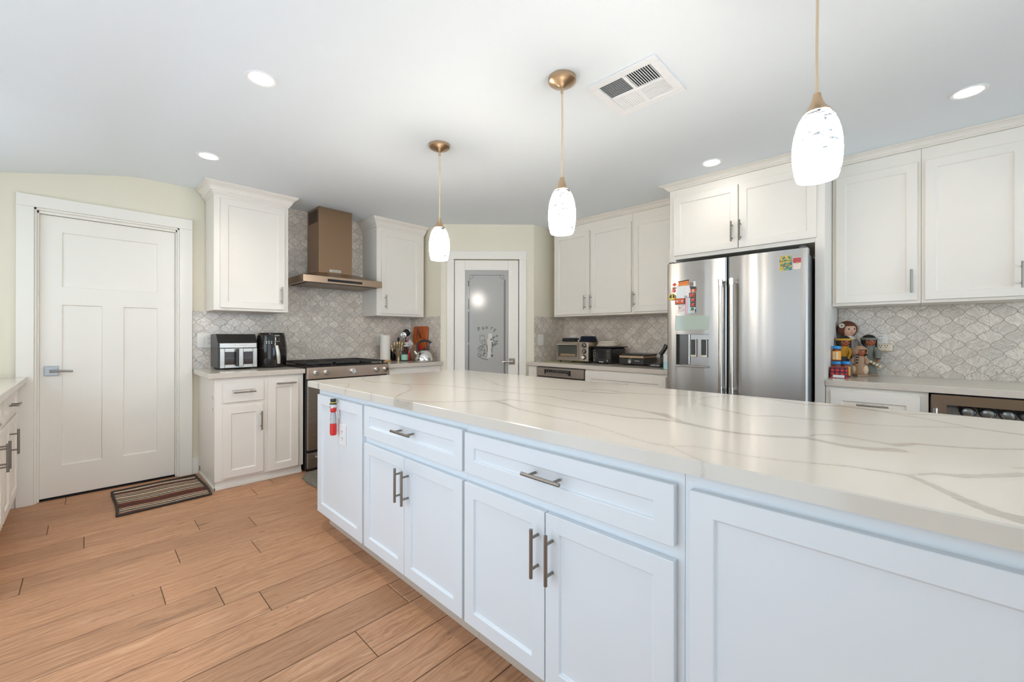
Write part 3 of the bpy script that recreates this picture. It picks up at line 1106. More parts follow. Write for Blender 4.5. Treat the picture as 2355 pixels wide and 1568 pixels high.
upper('wall_cabinet', 'white wall cabinet at the right edge of the photo, above the bare counter', UE, -0.52, -0.051, 1.394, 2.385, DEE, [(-0.482, -0.067, 1.413, 2.298, -0.457, 1.532)])
tag(loft_crown('crown_moulding', 3.728, XW - 0.011, -0.52, 0.403, crown_prof(2.386, 2.4295, 0.066), (1, 0, 0.0, 0), CAB), 'long white crown moulding above the wall cabinets right of the refrigerator', 'moulding')

# refrigerator surround with the cabinet above
UX = 3.392
FX = FE(UX)
t = thing('refrigerator_cabinet', 'deep white cabinet surround with two doors over the refrigerator', 'cabinet', (3.7, 0.92, 0))
mb = MB()
mb.box(UX, XW - 0.01, 0.405, 0.459, 0, 2.385)
mb.box(UX, XW - 0.01, 1.395, 1.445, 0, 2.385)
mb.box(UX, XW - 0.01, 0.459, 1.395, 1.809, 2.385)
mb.build('carcass', CAB, t, bevel=0.0015, smooth=False)
dA = shaker('door', FX, 0.925, 1.407, 1.838, 2.315, 0.02, CAB, t)
pull(FX, 0.962, 1.962, 0.02, dA)
dB = shaker('door', FX, 0.449, 0.917, 1.838, 2.315, 0.02, CAB, t)
pull(FX, 0.904, 1.962, 0.02, dB)
loft_crown('crown_moulding', UX, XW - 0.011, 0.405, 1.445, crown_prof(2.386, 2.4295, 0.068), (1, 0, 0.0, 1), CAB, t)

# ------------------------------------------------------------------ base cabinets
BF = FR(3.775)
t = thing('base_cabinet', 'white base cabinet under the air fryers, with a drawer and pull-out door', 'cabinet', (0.99, 4.08, 0))
mb = MB()
mb.box(0.672, 1.304, 3.775, YW - 0.001, 0.065, 0.854)
mb.build('carcass', CAB, t, bevel=0.0015, smooth=False)
mb = MB()
mb.box(0.678, 1.295, 3.79, 4.37, 0, 0.065)
mb.box(0.668, 1.295, 3.778, 3.79, 0, 0.022)
mb.box(0.666, 0.678, 3.778, 4.37, 0, 0.022)
mb.build('toe_board', M['cab'], t, bevel=0.002, smooth=False)
d = shaker('drawer', BF, 0.722, 0.998, 0.663, 0.814, 0.02, CAB, t, rail=0.058)
pull(BF, 0.861, 0.739, 0.02, d, False)
d = shaker('door', BF, 0.722, 0.995, 0.086, 0.628, 0.02, CAB, t, rail=0.054)
pull(BF, 0.976, 0.50, 0.02, d)
d = shaker('pull_out_door', BF, 1.028, 1.260, 0.072, 0.812, 0.02, CAB, t, rail=0.058)
pull(BF, 1.158, 0.785, 0.02, d, False)
# pencil scuffs on the cabinet side
for pts in [[(3.80, 0.70), (3.83, 0.692), (3.86, 0.715)], [(3.82, 0.63), (3.825, 0.61), (3.845, 0.60)]]:
    MB().tube([(0.6716, a, b) for a, b in pts], 0.0012, 5).build('scuff_mark', M['gasket'], t)

t = thing('base_cabinet', 'white base cabinet under the kettle and utensil jars', 'cabinet', (2.42, 4.08, 0))
MB().box(2.092, 2.757, 3.775, YW - 0.001, 0.0, 0.854).build('carcass', CAB, t, bevel=0.0015, smooth=False)
shaker('drawer', BF, 2.115, 2.73, 0.663, 0.824, 0.02, CAB, t)
shaker('door', BF, 2.115, 2.73, 0.086, 0.64, 0.02, CAB, t)

EX = 3.41
EF = FE(EX)
t = thing('base_cabinet', 'white drawer cabinet between the dishwasher and the refrigerator', 'cabinet', (3.7, 1.88, 0))
MB().box(EX, XW - 0.001, 1.46, 2.294, 0.10, 0.854).build('carcass', CAB, t, bevel=0.0015, smooth=False)
MB().box(EX + 0.06, XW - 0.01, 1.46, 2.294, 0, 0.10).build('toe_board', M['cab'], t)
d = shaker('drawer', EF, 1.478, 2.285, 0.62, 0.832, 0.02, CAB, t, rail=0.066)
pull(EF, 1.886, 0.739, 0.02, d, False)
d = shaker('drawer', EF, 1.478, 2.285, 0.12, 0.60, 0.02, CAB, t, rail=0.066)
pull(EF, 1.886, 0.50, 0.02, d, False)
t = thing('filler_panel', 'narrow white filler panel between the pantry wall and the dishwasher', 'panel', (3.7, 2.98, 0))
MB().box(EX, XW - 0.001, 2.915, 3.038, 0, 0.854).build('panel', CAB, t, smooth=False)

t = thing('base_cabinet', 'white drawer cabinet under the dolls, right of the refrigerator', 'cabinet', (3.7, 0.17, 0))
MB().box(EX, XW - 0.001, -0.078, 0.402, 0.10, 0.854).build('carcass', CAB, t, bevel=0.0015, smooth=False)
MB().box(EX + 0.06, XW - 0.01, -0.078, 0.402, 0, 0.10).build('toe_board', M['cab'], t)
d = shaker('drawer', EF, -0.042, 0.376, 0.645, 0.823, 0.02, CAB, t, rail=0.058)
pull(EF, 0.168, 0.749, 0.02, d, False)
d = shaker('door', EF, -0.042, 0.376, 0.12, 0.625, 0.02, CAB, t)

# left run along the left wall
LF = FL(-0.34)
t = thing('base_cabinet', 'white base cabinet at the left edge of the photo, nearest the door', 'cabinet', (-0.64, 3.9, 0))
MB().box(X0 + 0.001, -0.34, 3.60, 4.34, 0.10, 0.854).build('carcass', CAB, t, bevel=0.0015, smooth=False)
MB().box(X0 + 0.01, -0.40, 3.60, 4.34, 0, 0.10).build('toe_board', M['cab'], t)
d = shaker('drawer', LF, 3.62, 4.30, 0.675, 0.832, 0.02, CAB, t)
pull(LF, 3.95, 0.752, 0.02, d, False)
d = shaker('door', LF, 3.62, 3.917, 0.125, 0.655, 0.02, CAB, t)
pull(LF, 3.884, 0.535, 0.02, d)
d = shaker('door', LF, 3.925, 4.30, 0.125, 0.655, 0.02, CAB, t)
t = thing('base_cabinet', 'white two-door base cabinet at the left edge of the photo, second from the door', 'cabinet', (-0.64, 3.2, 0))
MB().box(X0 + 0.001, -0.34, 2.85, 3.598, 0.10, 0.854).build('carcass', CAB, t, bevel=0.0015, smooth=False)
MB().box(X0 + 0.01, -0.40, 2.85, 3.598, 0, 0.10).build('toe_board', M['cab'], t)
d = shaker('drawer', LF, 2.87, 3.585, 0.675, 0.832, 0.02, CAB, t)
pull(LF, 3.05, 0.752, 0.02, d, False)
d = shaker('door', LF, 3.447, 3.585, 0.125, 0.655, 0.02, CAB, t, rail=0.04)
pull(LF, 3.482, 0.535, 0.02, d)
d = shaker('door', LF, 2.87, 3.439, 0.125, 0.655, 0.02, CAB, t)
pull(LF, 3.402, 0.535, 0.02, d)

# ------------------------------------------------------------------ countertops


def counter(label, boxes):
    mb = MB()
    for b_ in boxes:
        mb.box(*b_)
    return tag(mb.build('countertop', M['quartz2'], bevel=0.003, segs=2, smooth=False, org=(0, 0, 0)), label, 'countertop')


counter('cream quartz countertop under the two air fryers', [(0.628, 1.310, 3.739, YW - 0.009, 0.8545, CT)])
counter('cream quartz countertop under the kettle and paper towels', [(2.086, 2.757, 3.739, YW - 0.009, 0.8545, CT)])
counter('cream quartz countertop between the pantry wall and the refrigerator', [(3.384, XW - 0.009, 1.448, 3.039, 0.8545, CT)])
counter('cream quartz countertop under the dolls, right of the refrigerator', [(3.384, XW - 0.009, -1.2, 0.404, 0.8545, CT)])
counter('pale quartz countertop at the left edge of the photo', [(X0 + 0.001, -0.283, 2.82, 4.365, 0.8545, CT)])

# ------------------------------------------------------------------ island
VEINS = [[(1.04, 0.49, 0.0031), (1.05, 0.444, 0.004), (1.087, 0.406, 0.0031), (1.1, 0.348, 0.0029), (1.092, 0.284, 0.0027), (1.108, 0.219, 0.0036), (1.135, 0.153, 0.0042), (1.161, 0.1, 0.0052), (1.165, 0.064, 0.0077), (1.171, 0.03, 0.0102), (1.17, 0.001, 0.0114), (1.141, -0.021, 0.0132), (1.096, -0.048, 0.0162), (1.053, -0.074, 0.0188), (1.02, -0.102, 0.0247), (1.01, -0.127, 0.0318)],
         [(1.175, 0.001, 0.0041), (1.228, -0.04, 0.0104), (1.237, -0.071, 0.0181), (1.276, -0.111, 0.0163), (1.346, -0.169, 0.0176)],
         [(1.05, 0.444, 0.002), (1.005, 0.384, 0.002), (0.971, 0.331, 0.002)],
         [(1.469, 0.692, 0.0175), (1.462, 0.644, 0.023), (1.377, 0.559, 0.0179), (1.35, 0.492, 0.0173), (1.331, 0.421, 0.0158), (1.331, 0.356, 0.0139), (1.356, 0.287, 0.0132), (1.402, 0.211, 0.0189), (1.392, 0.174, 0.0167), (1.373, 0.122, 0.0193), (1.379, 0.076, 0.0253), (1.411, 0.022, 0.03), (1.404, 0.005, 0.0066)],
         [(1.402, 0.211, 0.0046), (1.469, 0.198, 0.0043), (1.499, 0.16, 0.0074), (1.494, 0.116, 0.007), (1.483, 0.066, 0.0093), (1.474, 0.027, 0.023), (1.53, -0.01, 0.0126), (1.542, -0.05, 0.009), (1.565, -0.103, 0.0081), (1.601, -0.156, 0.006), (1.648, -0.207, 0.0056)],
         [(2.119, 0.627, 0.0075), (2.013, 0.68, 0.0059), (1.904, 0.69, 0.0031), (1.818, 0.661, 0.0019), (1.772, 0.614, 0.0057), (1.72, 0.537, 0.0064), (1.686, 0.471, 0.0066), (1.655, 0.411, 0.0084), (1.711, 0.338, 0.0062), (1.725, 0.26, 0.0062), (1.753, 0.167, 0.0061), (1.753, 0.097, 0.0057), (1.802, 0.006, 0.0048), (1.881, -0.083, 0.0059), (1.925, -0.136, 0.006)],
         [(2.185, 0.56, 0.0125), (2.151, 0.456, 0.0114), (2.088, 0.314, 0.015), (2.143, 0.204, 0.0151), (2.12, 0.117, 0.0151), (2.063, 0.033, 0.0109), (2.021, -0.042, 0.0077), (1.953, -0.108, 0.008), (1.917, -0.143, 0.011), (1.903, -0.189, 0.0136), (1.888, -0.237, 0.0131)],
         [(2.112, 0.066, 0.0134), (2.099, 0.007, 0.0102), (2.162, -0.095, 0.008), (2.249, -0.173, 0.0069)],
         [(0.967, 1.619, 0.006), (1.021, 1.492, 0.0064), (1.095, 1.423, 0.0091), (1.186, 1.363, 0.0093), (1.243, 1.306, 0.0182), (1.316, 1.285, 0.0118), (1.332, 1.15, 0.0067), (1.317, 0.963, 0.0059), (1.318, 0.812, 0.0058), (1.321, 0.706, 0.0075), (1.363, 0.622, 0.0135), (1.365, 0.553, 0.0181), (1.353, 0.492, 0.0163)],
         [(1.243, 1.306, 0.0133), (1.216, 1.207, 0.0128), (1.173, 1.108, 0.0077), (1.157, 0.999, 0.0043), (1.139, 0.905, 0.0043), (1.138, 0.804, 0.003), (1.114, 0.711, 0.0024), (1.083, 0.622, 0.0021), (1.056, 0.549, 0.0021), (1.046, 0.496, 0.0024), (1.051, 0.448, 0.0033)],
         [(1.293, 2.146, 0.0122), (1.387, 2.027, 0.0111), (1.434, 1.865, 0.0086), (1.448, 1.664, 0.0076), (1.473, 1.497, 0.0078), (1.504, 1.353, 0.0074), (1.518, 1.227, 0.0061), (1.489, 1.089, 0.0052), (1.479, 0.952, 0.0054), (1.48, 0.835, 0.0069), (1.477, 0.747, 0.0092), (1.457, 0.671, 0.0145), (1.425, 0.613, 0.0139), (1.396, 0.56, 0.0096)],
         [(1.316, 2.679, 0.0012), (1.237, 2.53, 0.0032), (1.219, 2.371, 0.0085), (1.28, 2.258, 0.0096), (1.291, 2.089, 0.0053), (1.245, 1.971, 0.0012), (1.16, 1.86, 0.0029), (1.07, 1.792, 0.0045), (1.007, 1.722, 0.0033), (0.956, 1.664, 0.0025)],
         [(1.844, 2.069, 0.0047), (1.765, 1.901, 0.0038), (1.66, 1.716, 0.0062), (1.642, 1.59, 0.0091), (1.695, 1.464, 0.0103), (1.752, 1.336, 0.0128), (1.768, 1.198, 0.012), (1.811, 1.068, 0.0215), (1.886, 1.017, 0.0126), (1.929, 0.906, 0.0123), (2.019, 0.734, 0.012)],
         [(1.768, 1.198, 0.0013), (1.817, 1.242, 0.0063), (1.897, 1.19, 0.0105), (1.895, 1.069, 0.017)],
         [(0.967, 2.573, 0.0134), (1.038, 2.502, 0.0078), (1.08, 2.385, 0.0045), (1.015, 2.256, 0.0012), (0.964, 2.173, 0.0015)],
         [(1.007, 1.968, 0.0012), (0.965, 1.883, 0.0012)],
         [(0.959, 1.662, 0.035), (0.959, 1.606, 0.035), (0.965, 1.548, 0.0283)]]


def island_top():
    x0, x1, y0, y1, z0, z1 = 0.9725, 2.195, -1.3, 2.735, 0.857, CT
    ch = 0.003
    xs = np.concatenate([np.linspace(x0 + ch, 1.9, 235), np.linspace(1.9, x1 - ch, 40)[1:]])
    ys = np.concatenate([np.linspace(y0 + ch, -0.4, 60), np.linspace(-0.4, y1 - ch, 640)[1:]])
    nx, ny = len(xs), len(ys)
    gx, gy = np.meshgrid(xs, ys)
    px, py = gx.ravel(), gy.ravel()
    rng = random.Random(5)
    allv = list(VEINS)
    # the veins run on beyond the photographed part of the slab
    allv.append([(1.0 + 0.09 * i + rng.uniform(-.03, .03), -0.30 - 0.085 * i + rng.uniform(-.03, .03), 0.004 + 0.008 * rng.random()) for i in range(11)])
    allv.append([(1.4 + 0.08 * i, -0.2 - 0.07 * i + rng.uniform(-.04, .04), 0.003 + 0.006 * rng.random()) for i in range(10)])
    best = np.full(px.shape, 9.0)
    for pl in allv:
        for (ax, ay, aw), (bx, by, bw) in zip(pl, pl[1:]):
            dx, dy = bx - ax, by - ay
            L = dx * dx + dy * dy + 1e-12
            s = np.clip(((px - ax) * dx + (py - ay) * dy) / L, 0, 1)
            d = np.hypot(px - ax - s * dx, py - ay - s * dy) - (aw + (bw - aw) * s) * 0.65
            np.minimum(best, d, out=best)
    verts = np.stack([px, py, np.full(px.shape, z1)], 1)
    ii = np.arange((ny - 1) * nx).reshape(ny - 1, nx)[:, :-1].ravel()
    quads = np.stack([ii, ii + 1, ii + 1 + nx, ii + nx], 1)
    per = list(range(nx)) + [nx - 1 + nx * k for k in range(1, ny)] + [nx * (ny - 1) + k for k in range(nx - 2, -1, -1)] + [nx * k for k in range(ny - 2, 0, -1)]
    per = np.array(per)
    n = len(per)
    P = verts[per]

    def outw(z):
        q = P.copy()
        q[:, 0] = np.where(P[:, 0] < x0 + ch + 1e-6, x0, np.where(P[:, 0] > x1 - ch - 1e-6, x1, P[:, 0]))
        q[:, 1] = np.where(P[:, 1] < y0 + ch + 1e-6, y0, np.where(P[:, 1] > y1 - ch - 1e-6, y1, P[:, 1]))
        q[:, 2] = z
        return q
    r1, r2 = outw(z1 - ch), outw(z0)
    N = len(verts)
    V = np.concatenate([verts, r1, r2])
    a = np.arange(n)
    b_ = (a + 1) % n
    q1 = np.stack([per[a], N + a, N + b_, per[b_]], 1)
    q2 = np.stack([N + a, N + n + a, N + n + b_, N + b_], 1)
    Q = np.concatenate([quads, q1, q2])
    val = np.concatenate([best, best[per], best[per]])
    org = Vector((1.58, 0.7, z0))
    V = V - np.array(org)
    me = bpy.data.meshes.new('island_countertop')
    me.vertices.add(len(V))
    me.vertices.foreach_set('co', V.ravel())
    nb = n
    tot = len(Q) * 4 + nb
    me.loops.add(tot)
    bot = (N + n + np.arange(n))[::-1]
    me.loops.foreach_set('vertex_index', np.concatenate([Q.ravel(), bot]).astype(np.int32))
    me.polygons.add(len(Q) + 1)
    me.polygons.foreach_set('loop_start', np.concatenate([np.arange(len(Q) + 1) * 4]).astype(np.int32))
    me.update(calc_edges=True)
    at = me.attributes.new('vein', 'FLOAT', 'POINT')
    at.data.foreach_set('value', val.astype(np.float32))
    me.materials.append(M['quartz'])
    me.validate()
    me.polygons.foreach_set('use_smooth', [False] * len(me.polygons))
    o = bpy.data.objects.new('island_countertop', me)
    o.location = org
    COL.objects.link(o)
    return tag(o, 'large white quartz island countertop with grey-brown veins', 'countertop')


island_top()
ISL = M['isl']
IX = 1.005
IF = FE(IX)


def island_unit(label, y0, y1):
    t = thing('island_cabinet', label, 'cabinet', (1.56, (y0 + y1) / 2, 0))
    MB().box(IX, 2.13, y0, y1, 0.10, 0.857).build('carcass', ISL, t, smooth=False)
    MB().box(1.062, 2.07, y0 + (0.0 if y0 < 2 else 0.0), y1 - (0.012 if y1 > 2.5 else 0), 0, 0.10).build('toe_board', M['toe_tan'], t, smooth=False)
    return t


ith = 0.022
t = island_unit('white island end cabinet with plain panel, a snowman bottle hung on it', 2.006, 2.628)
shaker('panel', IF, 2.022, 2.606, 0.110, 0.822, ith, ISL, t, rail=0.058)
t = island_unit('white island cabinet, the smaller two-door unit beside the end panel', 1.205, 2.005)
d = shaker('drawer', IF, 1.212, 1.999, 0.667, 0.825, ith, ISL, t, rail=0.052)
pull(IF, 1.600, 0.752, ith, d, False)
d = shaker('door', IF, 1.619, 1.999, 0.112, 0.634, ith, ISL, t)
pull(IF, 1.640, 0.516, ith, d)
d = shaker('door', IF, 1.212, 1.616, 0.112, 0.634, ith, ISL, t)
pull(IF, 1.583, 0.515, ith, d)
t = island_unit('white island cabinet, two-door unit in the middle of the island front', 0.390, 1.204)
d = shaker('drawer', IF, 0.408, 1.198, 0.669, 0.820, ith, ISL, t, rail=0.052)
pull(IF, 0.803, 0.747, ith, d, False)
d = shaker('door', IF, 0.811, 1.198, 0.112, 0.634, ith, ISL, t)
pull(IF, 0.836, 0.510, ith, d)
d = shaker('door', IF, 0.408, 0.807, 0.112, 0.634, ith, ISL, t)
pull(IF, 0.778, 0.510, ith, d)
t = island_unit('white island section with one big recessed panel, nearest the camera', -1.2, 0.389)
shaker('panel', IF, -0.95, 0.372, 0.112, 0.818, ith, ISL, t, rail=0.054, rec=0.010)

# ------------------------------------------------------------------ range hood
t = thing('range_hood', 'brushed metal chimney range hood above the stove', 'range hood', (1.728, 4.15, 1.65))
HS = M['hoodsteel']
mb = MB()
fx0, fx1, fy0, fy1 = 1.556, 1.886, 4.100, YW - 0.0105
mb.box(fx0, fx1, fy0, fy1, 1.79, CEIL - 0.002)
mb.build('chimney', HS, t, bevel=0.002, smooth=False)
mb = MB()
for i in range(7):
    y = 4.135 + i * 0.033
    mb.box(fx0 - 0.0008, fx0 + 0.001, y, y + 0.018, 2.285, 2.405)
mb.build('vent_slots', M['dark'], t)
cx0, cx1, cy0 = 1.346, 2.112, 3.900
mb = MB()
zt, zb = 1.730, 1.668
mb.add([(cx0, cy0, zb), (cx1, cy0, zb), (cx1, fy1, zb), (cx0, fy1, zb), (cx0, cy0, zt), (cx1, cy0, zt), (cx1, fy1, zt), (cx0, fy1, zt),
        (fx0 - 0.02, fy0 - 0.02, 1.792), (fx1 + 0.02, fy0 - 0.02, 1.792), (fx1 + 0.02, fy1, 1.792), (fx0 - 0.02, fy1, 1.792)],
       [(3, 2, 1, 0), (0, 1, 5, 4), (1, 2, 6, 5), (2, 3, 7, 6), (3, 0, 4, 7), (4, 5, 9, 8), (5, 6, 10, 9), (6, 7, 11, 10), (7, 4, 8, 11), (8, 9, 10, 11)])
mb.build('canopy', brushed('canopy_steel', (0.46, 0.34, 0.25), 0.28, 'x'), t, bevel=0.002, smooth=False)
mb = MB().box(cx0 + 0.05, cx1 - 0.05, cy0 + 0.05, fy1 - 0.05, zb - 0.004, zb + 0.001)
fl = mb.build('filter', M['filter'], t)
mb = MB()
for a, b_, c, d_ in [(cx0 + 0.035, cx1 - 0.035, cy0 + 0.035, cy0 + 0.048), (cx0 + 0.035, cx1 - 0.035, fy1 - 0.05, fy1 - 0.037), (cx0 + 0.035, cx0 + 0.048, cy0 + 0.048, fy1 - 0.05), (cx1 - 0.048, cx1 - 0.035, cy0 + 0.048, fy1 - 0.05)]:
    mb.box(a, b_, c, d_, zb - 0.0015, zb + 0.001)
mb.build('filter_gap', M['dark'], fl)
MB().fbox(FR(cy0), 1.562, 1.898, 1.684, 1.708, -0.001, 0.0012).build('control_strip', M['blackg'], t)
bd = MB().fbox(FR(fy0), 1.660, 1.770, 1.806, 1.828, 0, 0.003).build('badge', mat('badge_silver', (0.74, 0.68, 0.60), 0.3, 0.6), t)
text('badge_lettering', 'KitchenAid', FR(fy0), 1.718, 1.816, 0.003, 0.0185, M['text_d'], bd)

# ------------------------------------------------------------------ range
t = thing('gas_range', 'stainless slide-in gas range with five knobs and black grates', 'stove', (1.695, 4.05, 0))
rx0, rx1 = 1.314, 2.076
MB().box(rx0, rx1, 3.735, 4.385, 0.015, 0.905).build('body', M['black'], t, bevel=0.003, smooth=False)
RF = FR(3.735)
MB().fbox(RF, rx0, rx1, 0.802, 0.902, 0, 0.036).build('control_panel', brushed('range_steel', (0.64, 0.50, 0.40), 0.30, 'x'), t, bevel=0.004, segs=2, smooth=False)
for kx in (1.384, 1.473, 1.709, 1.946, 2.042):
    mb = MB()
    mb.tube([RF(kx, 0.853, 0.036), RF(kx, 0.853, 0.044)], [0.025, 0.025], 24)
    mb.tube([RF(kx, 0.853, 0.044), RF(kx, 0.853, 0.060), RF(kx, 0.853, 0.068)], [0.0205, 0.0195, 0.0165], 24)
    mb.fbox(RF, kx - 0.003, kx + 0.003, 0.838, 0.868, 0.066, 0.0705)
    mb.build('knob', M['chrome'], t)
dr = MB().fbox(RF, rx0 + 0.004, rx1 - 0.004, 0.188, 0.790, 0, 0.03).build('oven_door', M['steel_h'], t, bevel=0.004, smooth=False)
mb = MB().fbox(RF, rx0 + 0.10, rx1 - 0.10, 0.30, 0.66, 0.0295, 0.0312)
mb.build('window', M['glassdark'], dr)
mb = MB()
mb.tube([RF(rx0 + 0.05, 0.745, 0.085), RF(rx1 - 0.05, 0.745, 0.085)], 0.012, 14)
for hx in (rx0 + 0.08, rx1 - 0.08):
    mb.tube([RF(hx, 0.745, 0.03), RF(hx, 0.745, 0.085)], 0.010, 10)
mb.build('handle', M['chrome'], dr)
dw = MB().fbox(RF, rx0 + 0.004, rx1 - 0.004, 0.03, 0.168, 0, 0.03).build('drawer', M['steel_h'], t, bevel=0.004, smooth=False)
mb = MB()
mb.tube([RF(rx0 + 0.05, 0.135, 0.07), RF(rx1 - 0.05, 0.135, 0.07)], 0.010, 12)
for hx in (rx0 + 0.08, rx1 - 0.08):
    mb.tube([RF(hx, 0.135, 0.03), RF(hx, 0.135, 0.07)], 0.009, 10)
mb.build('handle', M['chrome'], dw)
MB().box(rx0 - 0.022, rx1 + 0.022, 3.75, 4.387, 0.8955, 0.912).build('cooktop', M['blackg'], t, bevel=0.004, segs=2, smooth=False)
for i in range(3):
    gx0 = rx0 + 0.004 + i * 0.252
    gx1 = gx0 + 0.248
    mb = MB()
    za, zb2 = 0.926, 0.938
    for y in (3.775, 4.355):
        mb.box(gx0, gx1, y - 0.008, y + 0.008, za, zb2)
    for x in (gx0 + 0.006, gx1 - 0.006):
        mb.box(x - 0.006, x + 0.006, 3.767, 4.363, za, zb2)
    for k in range(5):
        x = gx0 + 0.045 + k * 0.04
        mb.box(x - 0.004, x + 0.004, 3.78, 4.35, za + 0.001, zb2)
    for y in (3.92, 4.065, 4.21):
        mb.box(gx0, gx1, y - 0.005, y + 0.005, za + 0.001, zb2)
    for x in (gx0 + 0.012, gx1 - 0.012):
        for y in (3.79, 4.34):
            mb.box(x - 0.007, x + 0.007, y - 0.007, y + 0.007, 0.911, za)
    mb.build('grate', M['iron'], t, bevel=0.0015, smooth=False)
for bx_, by_ in [(1.44, 3.91), (1.44, 4.22), (1.695, 4.06), (1.95, 3.91), (1.95, 4.22)]:
    MB().lathe((bx_, by_, 0.911), [(0.045, 0), (0.045, 0.006), (0.03, 0.008), (0.03, 0.013), (0.0, 0.0135)], 20, cap1=False).build('burner', M['iron'], t)

# ------------------------------------------------------------------ refrigerator
t = thing('refrigerator', 'stainless french-door refrigerator with water dispenser', 'refrigerator', (3.6, 0.93, 0))
MB().box(3.285, 4.0, 0.478, 1.384, 0.03, 1.72).build('body', M['gasket'], t, bevel=0.004, smooth=False)
FXF = 3.20
FF = FE(FXF + 0.075)


def fridge_door(name, y0, y1, z0, z1, hole=None):
    """bowed door skin, optional recess (y0,y1,z0,z1,depth)"""
    ys = sorted(set(list(np.linspace(y0, y1, 49)) + ([hole[0], hole[1]] if hole else [])))
    zs = sorted({z0, z1} | ({hole[2], hole[3]} if hole else set()))

    def bow(y):
        s = (y - y0) / (y1 - y0)
        return 0.075 + 0.00022 * (math.sin(y * 41 + 1) + 0.7 * math.sin(y * 73 + 2) + 0.4 * math.sin(y * 127)) - 0.010 * (abs(2 * s - 1) ** 2.6) - (0.006 if min(s, 1 - s) < 1e-6 else 0)
    mb = MB()
    for a, b_ in zip(ys, ys[1:]):
        for c, d_ in zip(zs, zs[1:]):
            if hole and a >= hole[0] - 1e-6 and b_ <= hole[1] + 1e-6 and c >= hole[2] - 1e-6 and d_ <= hole[3] + 1e-6:
                dd = hole[4]
                mb.add([FF(a, c, bow(a) - dd), FF(b_, c, bow(b_) - dd), FF(b_, d_, bow(b_) - dd), FF(a, d_, bow(a) - dd)], [(0, 1, 2, 3)])
                mb.add([FF(a, c, bow(a)), FF(b_, c, bow(b_)), FF(b_, c, bow(b_) - dd), FF(a, c, bow(a) - dd)], [(0, 1, 2, 3)])
                mb.add([FF(a, d_, bow(a)), FF(b_, d_, bow(b_)), FF(b_, d_, bow(b_) - dd), FF(a, d_, bow(a) - dd)], [(0, 1, 2, 3)])
                for yy, cond in ((a, abs(a - hole[0]) < 1e-6), (b_, abs(b_ - hole[1]) < 1e-6)):
                    if cond:
                        mb.add([FF(yy, c, bow(yy)), FF(yy, d_, bow(yy)), FF(yy, d_, bow(yy) - dd), FF(yy, c, bow(yy) - dd)], [(0, 1, 2, 3)])
            else:
                mb.add([FF(a, c, bow(a)), FF(b_, c, bow(b_)), FF(b_, d_, bow(b_)), FF(a, d_, bow(a))], [(0, 1, 2, 3)])
    for zz in (z0, z1):
        for a, b_ in zip(ys, ys[1:]):
            mb.add([FF(a, zz, bow(a)), FF(b_, zz, bow(b_)), FF(b_, zz, 0), FF(a, zz, 0)], [(0, 1, 2, 3)])
    for yy in (y0, y1):
        for c, d_ in zip(zs, zs[1:]):
            mb.add([FF(yy, c, bow(yy)), FF(yy, d_, bow(yy)), FF(yy, d_, 0), FF(yy, c, 0)], [(0, 1, 2, 3)])
    mb.add([FF(y0, z0, 0), FF(y1, z0, 0), FF(y1, z1, 0), FF(y0, z1, 0)], [(0, 1, 2, 3)])
    o = mb.build(name, M['steel'], t, smooth=True, angle=25)
    bm = bmesh.new()
    bm.from_mesh(o.data)
    bmesh.ops.remove_doubles(bm, verts=bm.verts, dist=2e-5)
    bmesh.ops.recalc_face_normals(bm, faces=bm.faces)
    bm.to_mesh(o.data)
    bm.free()
    o.data.set_sharp_from_angle(angle=R(25))
    return o


def fridge_handle(u, w0, w1, parent):
    mb = MB()
    mb.tube([FF(u, w0, 0.135), FF(u, w1, 0.135)], 0.0125, 18)
    h = mb.build('handle', M['chrome_b'], parent)
    for w in (w0 + 0.012, w1 - 0.012):
        mb = MB()
        mb.tube([FF(u, w - 0.022, 0.135), FF(u, w + 0.022, 0.135)], 0.0155, 18)
        mb.tube([FF(u, w, 0.066), FF(u, w, 0.135)], 0.0105, 12)
        mb.build('handle_end', M['chrome'], h)


M['chrome_b'] = brushed('handle_steel', (0.66, 0.58, 0.50), 0.22, 'z', 0.08)
ld = fridge_door('left_door', 0.952, 1.389, 0.705, 1.748, (1.071, 1.314, 0.958, 1.194, 0.045))
rd = fridge_door('right_door', 0.472, 0.942, 0.705, 1.748)
fd = fridge_door('freezer_drawer', 0.472, 1.389, 0.08, 0.695)
fridge_handle(0.972, 0.785, 1.575, ld)
fridge_handle(0.901, 0.785, 1.575, rd)
mb = MB()
mb.tube([FF(0.55, 0.62, 0.135), FF(1.31, 0.62, 0.135)], 0.0125, 16)
for y in (0.58, 1.28):
    mb.tube([FF(y, 0.62, 0.066), FF(y, 0.62, 0.135)], 0.0105, 12)
mb.build('handle', M['chrome_b'], fd)
MB().fbox(FF, 0.9425, 0.9515, 0.705, 1.745, 0.0, 0.04).build('door_gap', M['dark'], t)
for y in (0.50, 1.36):
    MB().box(3.22, 3.33, y - 0.02, y + 0.02, 1.7485, 1.763).build('hinge_cover', M['gasket'], t, bevel=0.003)
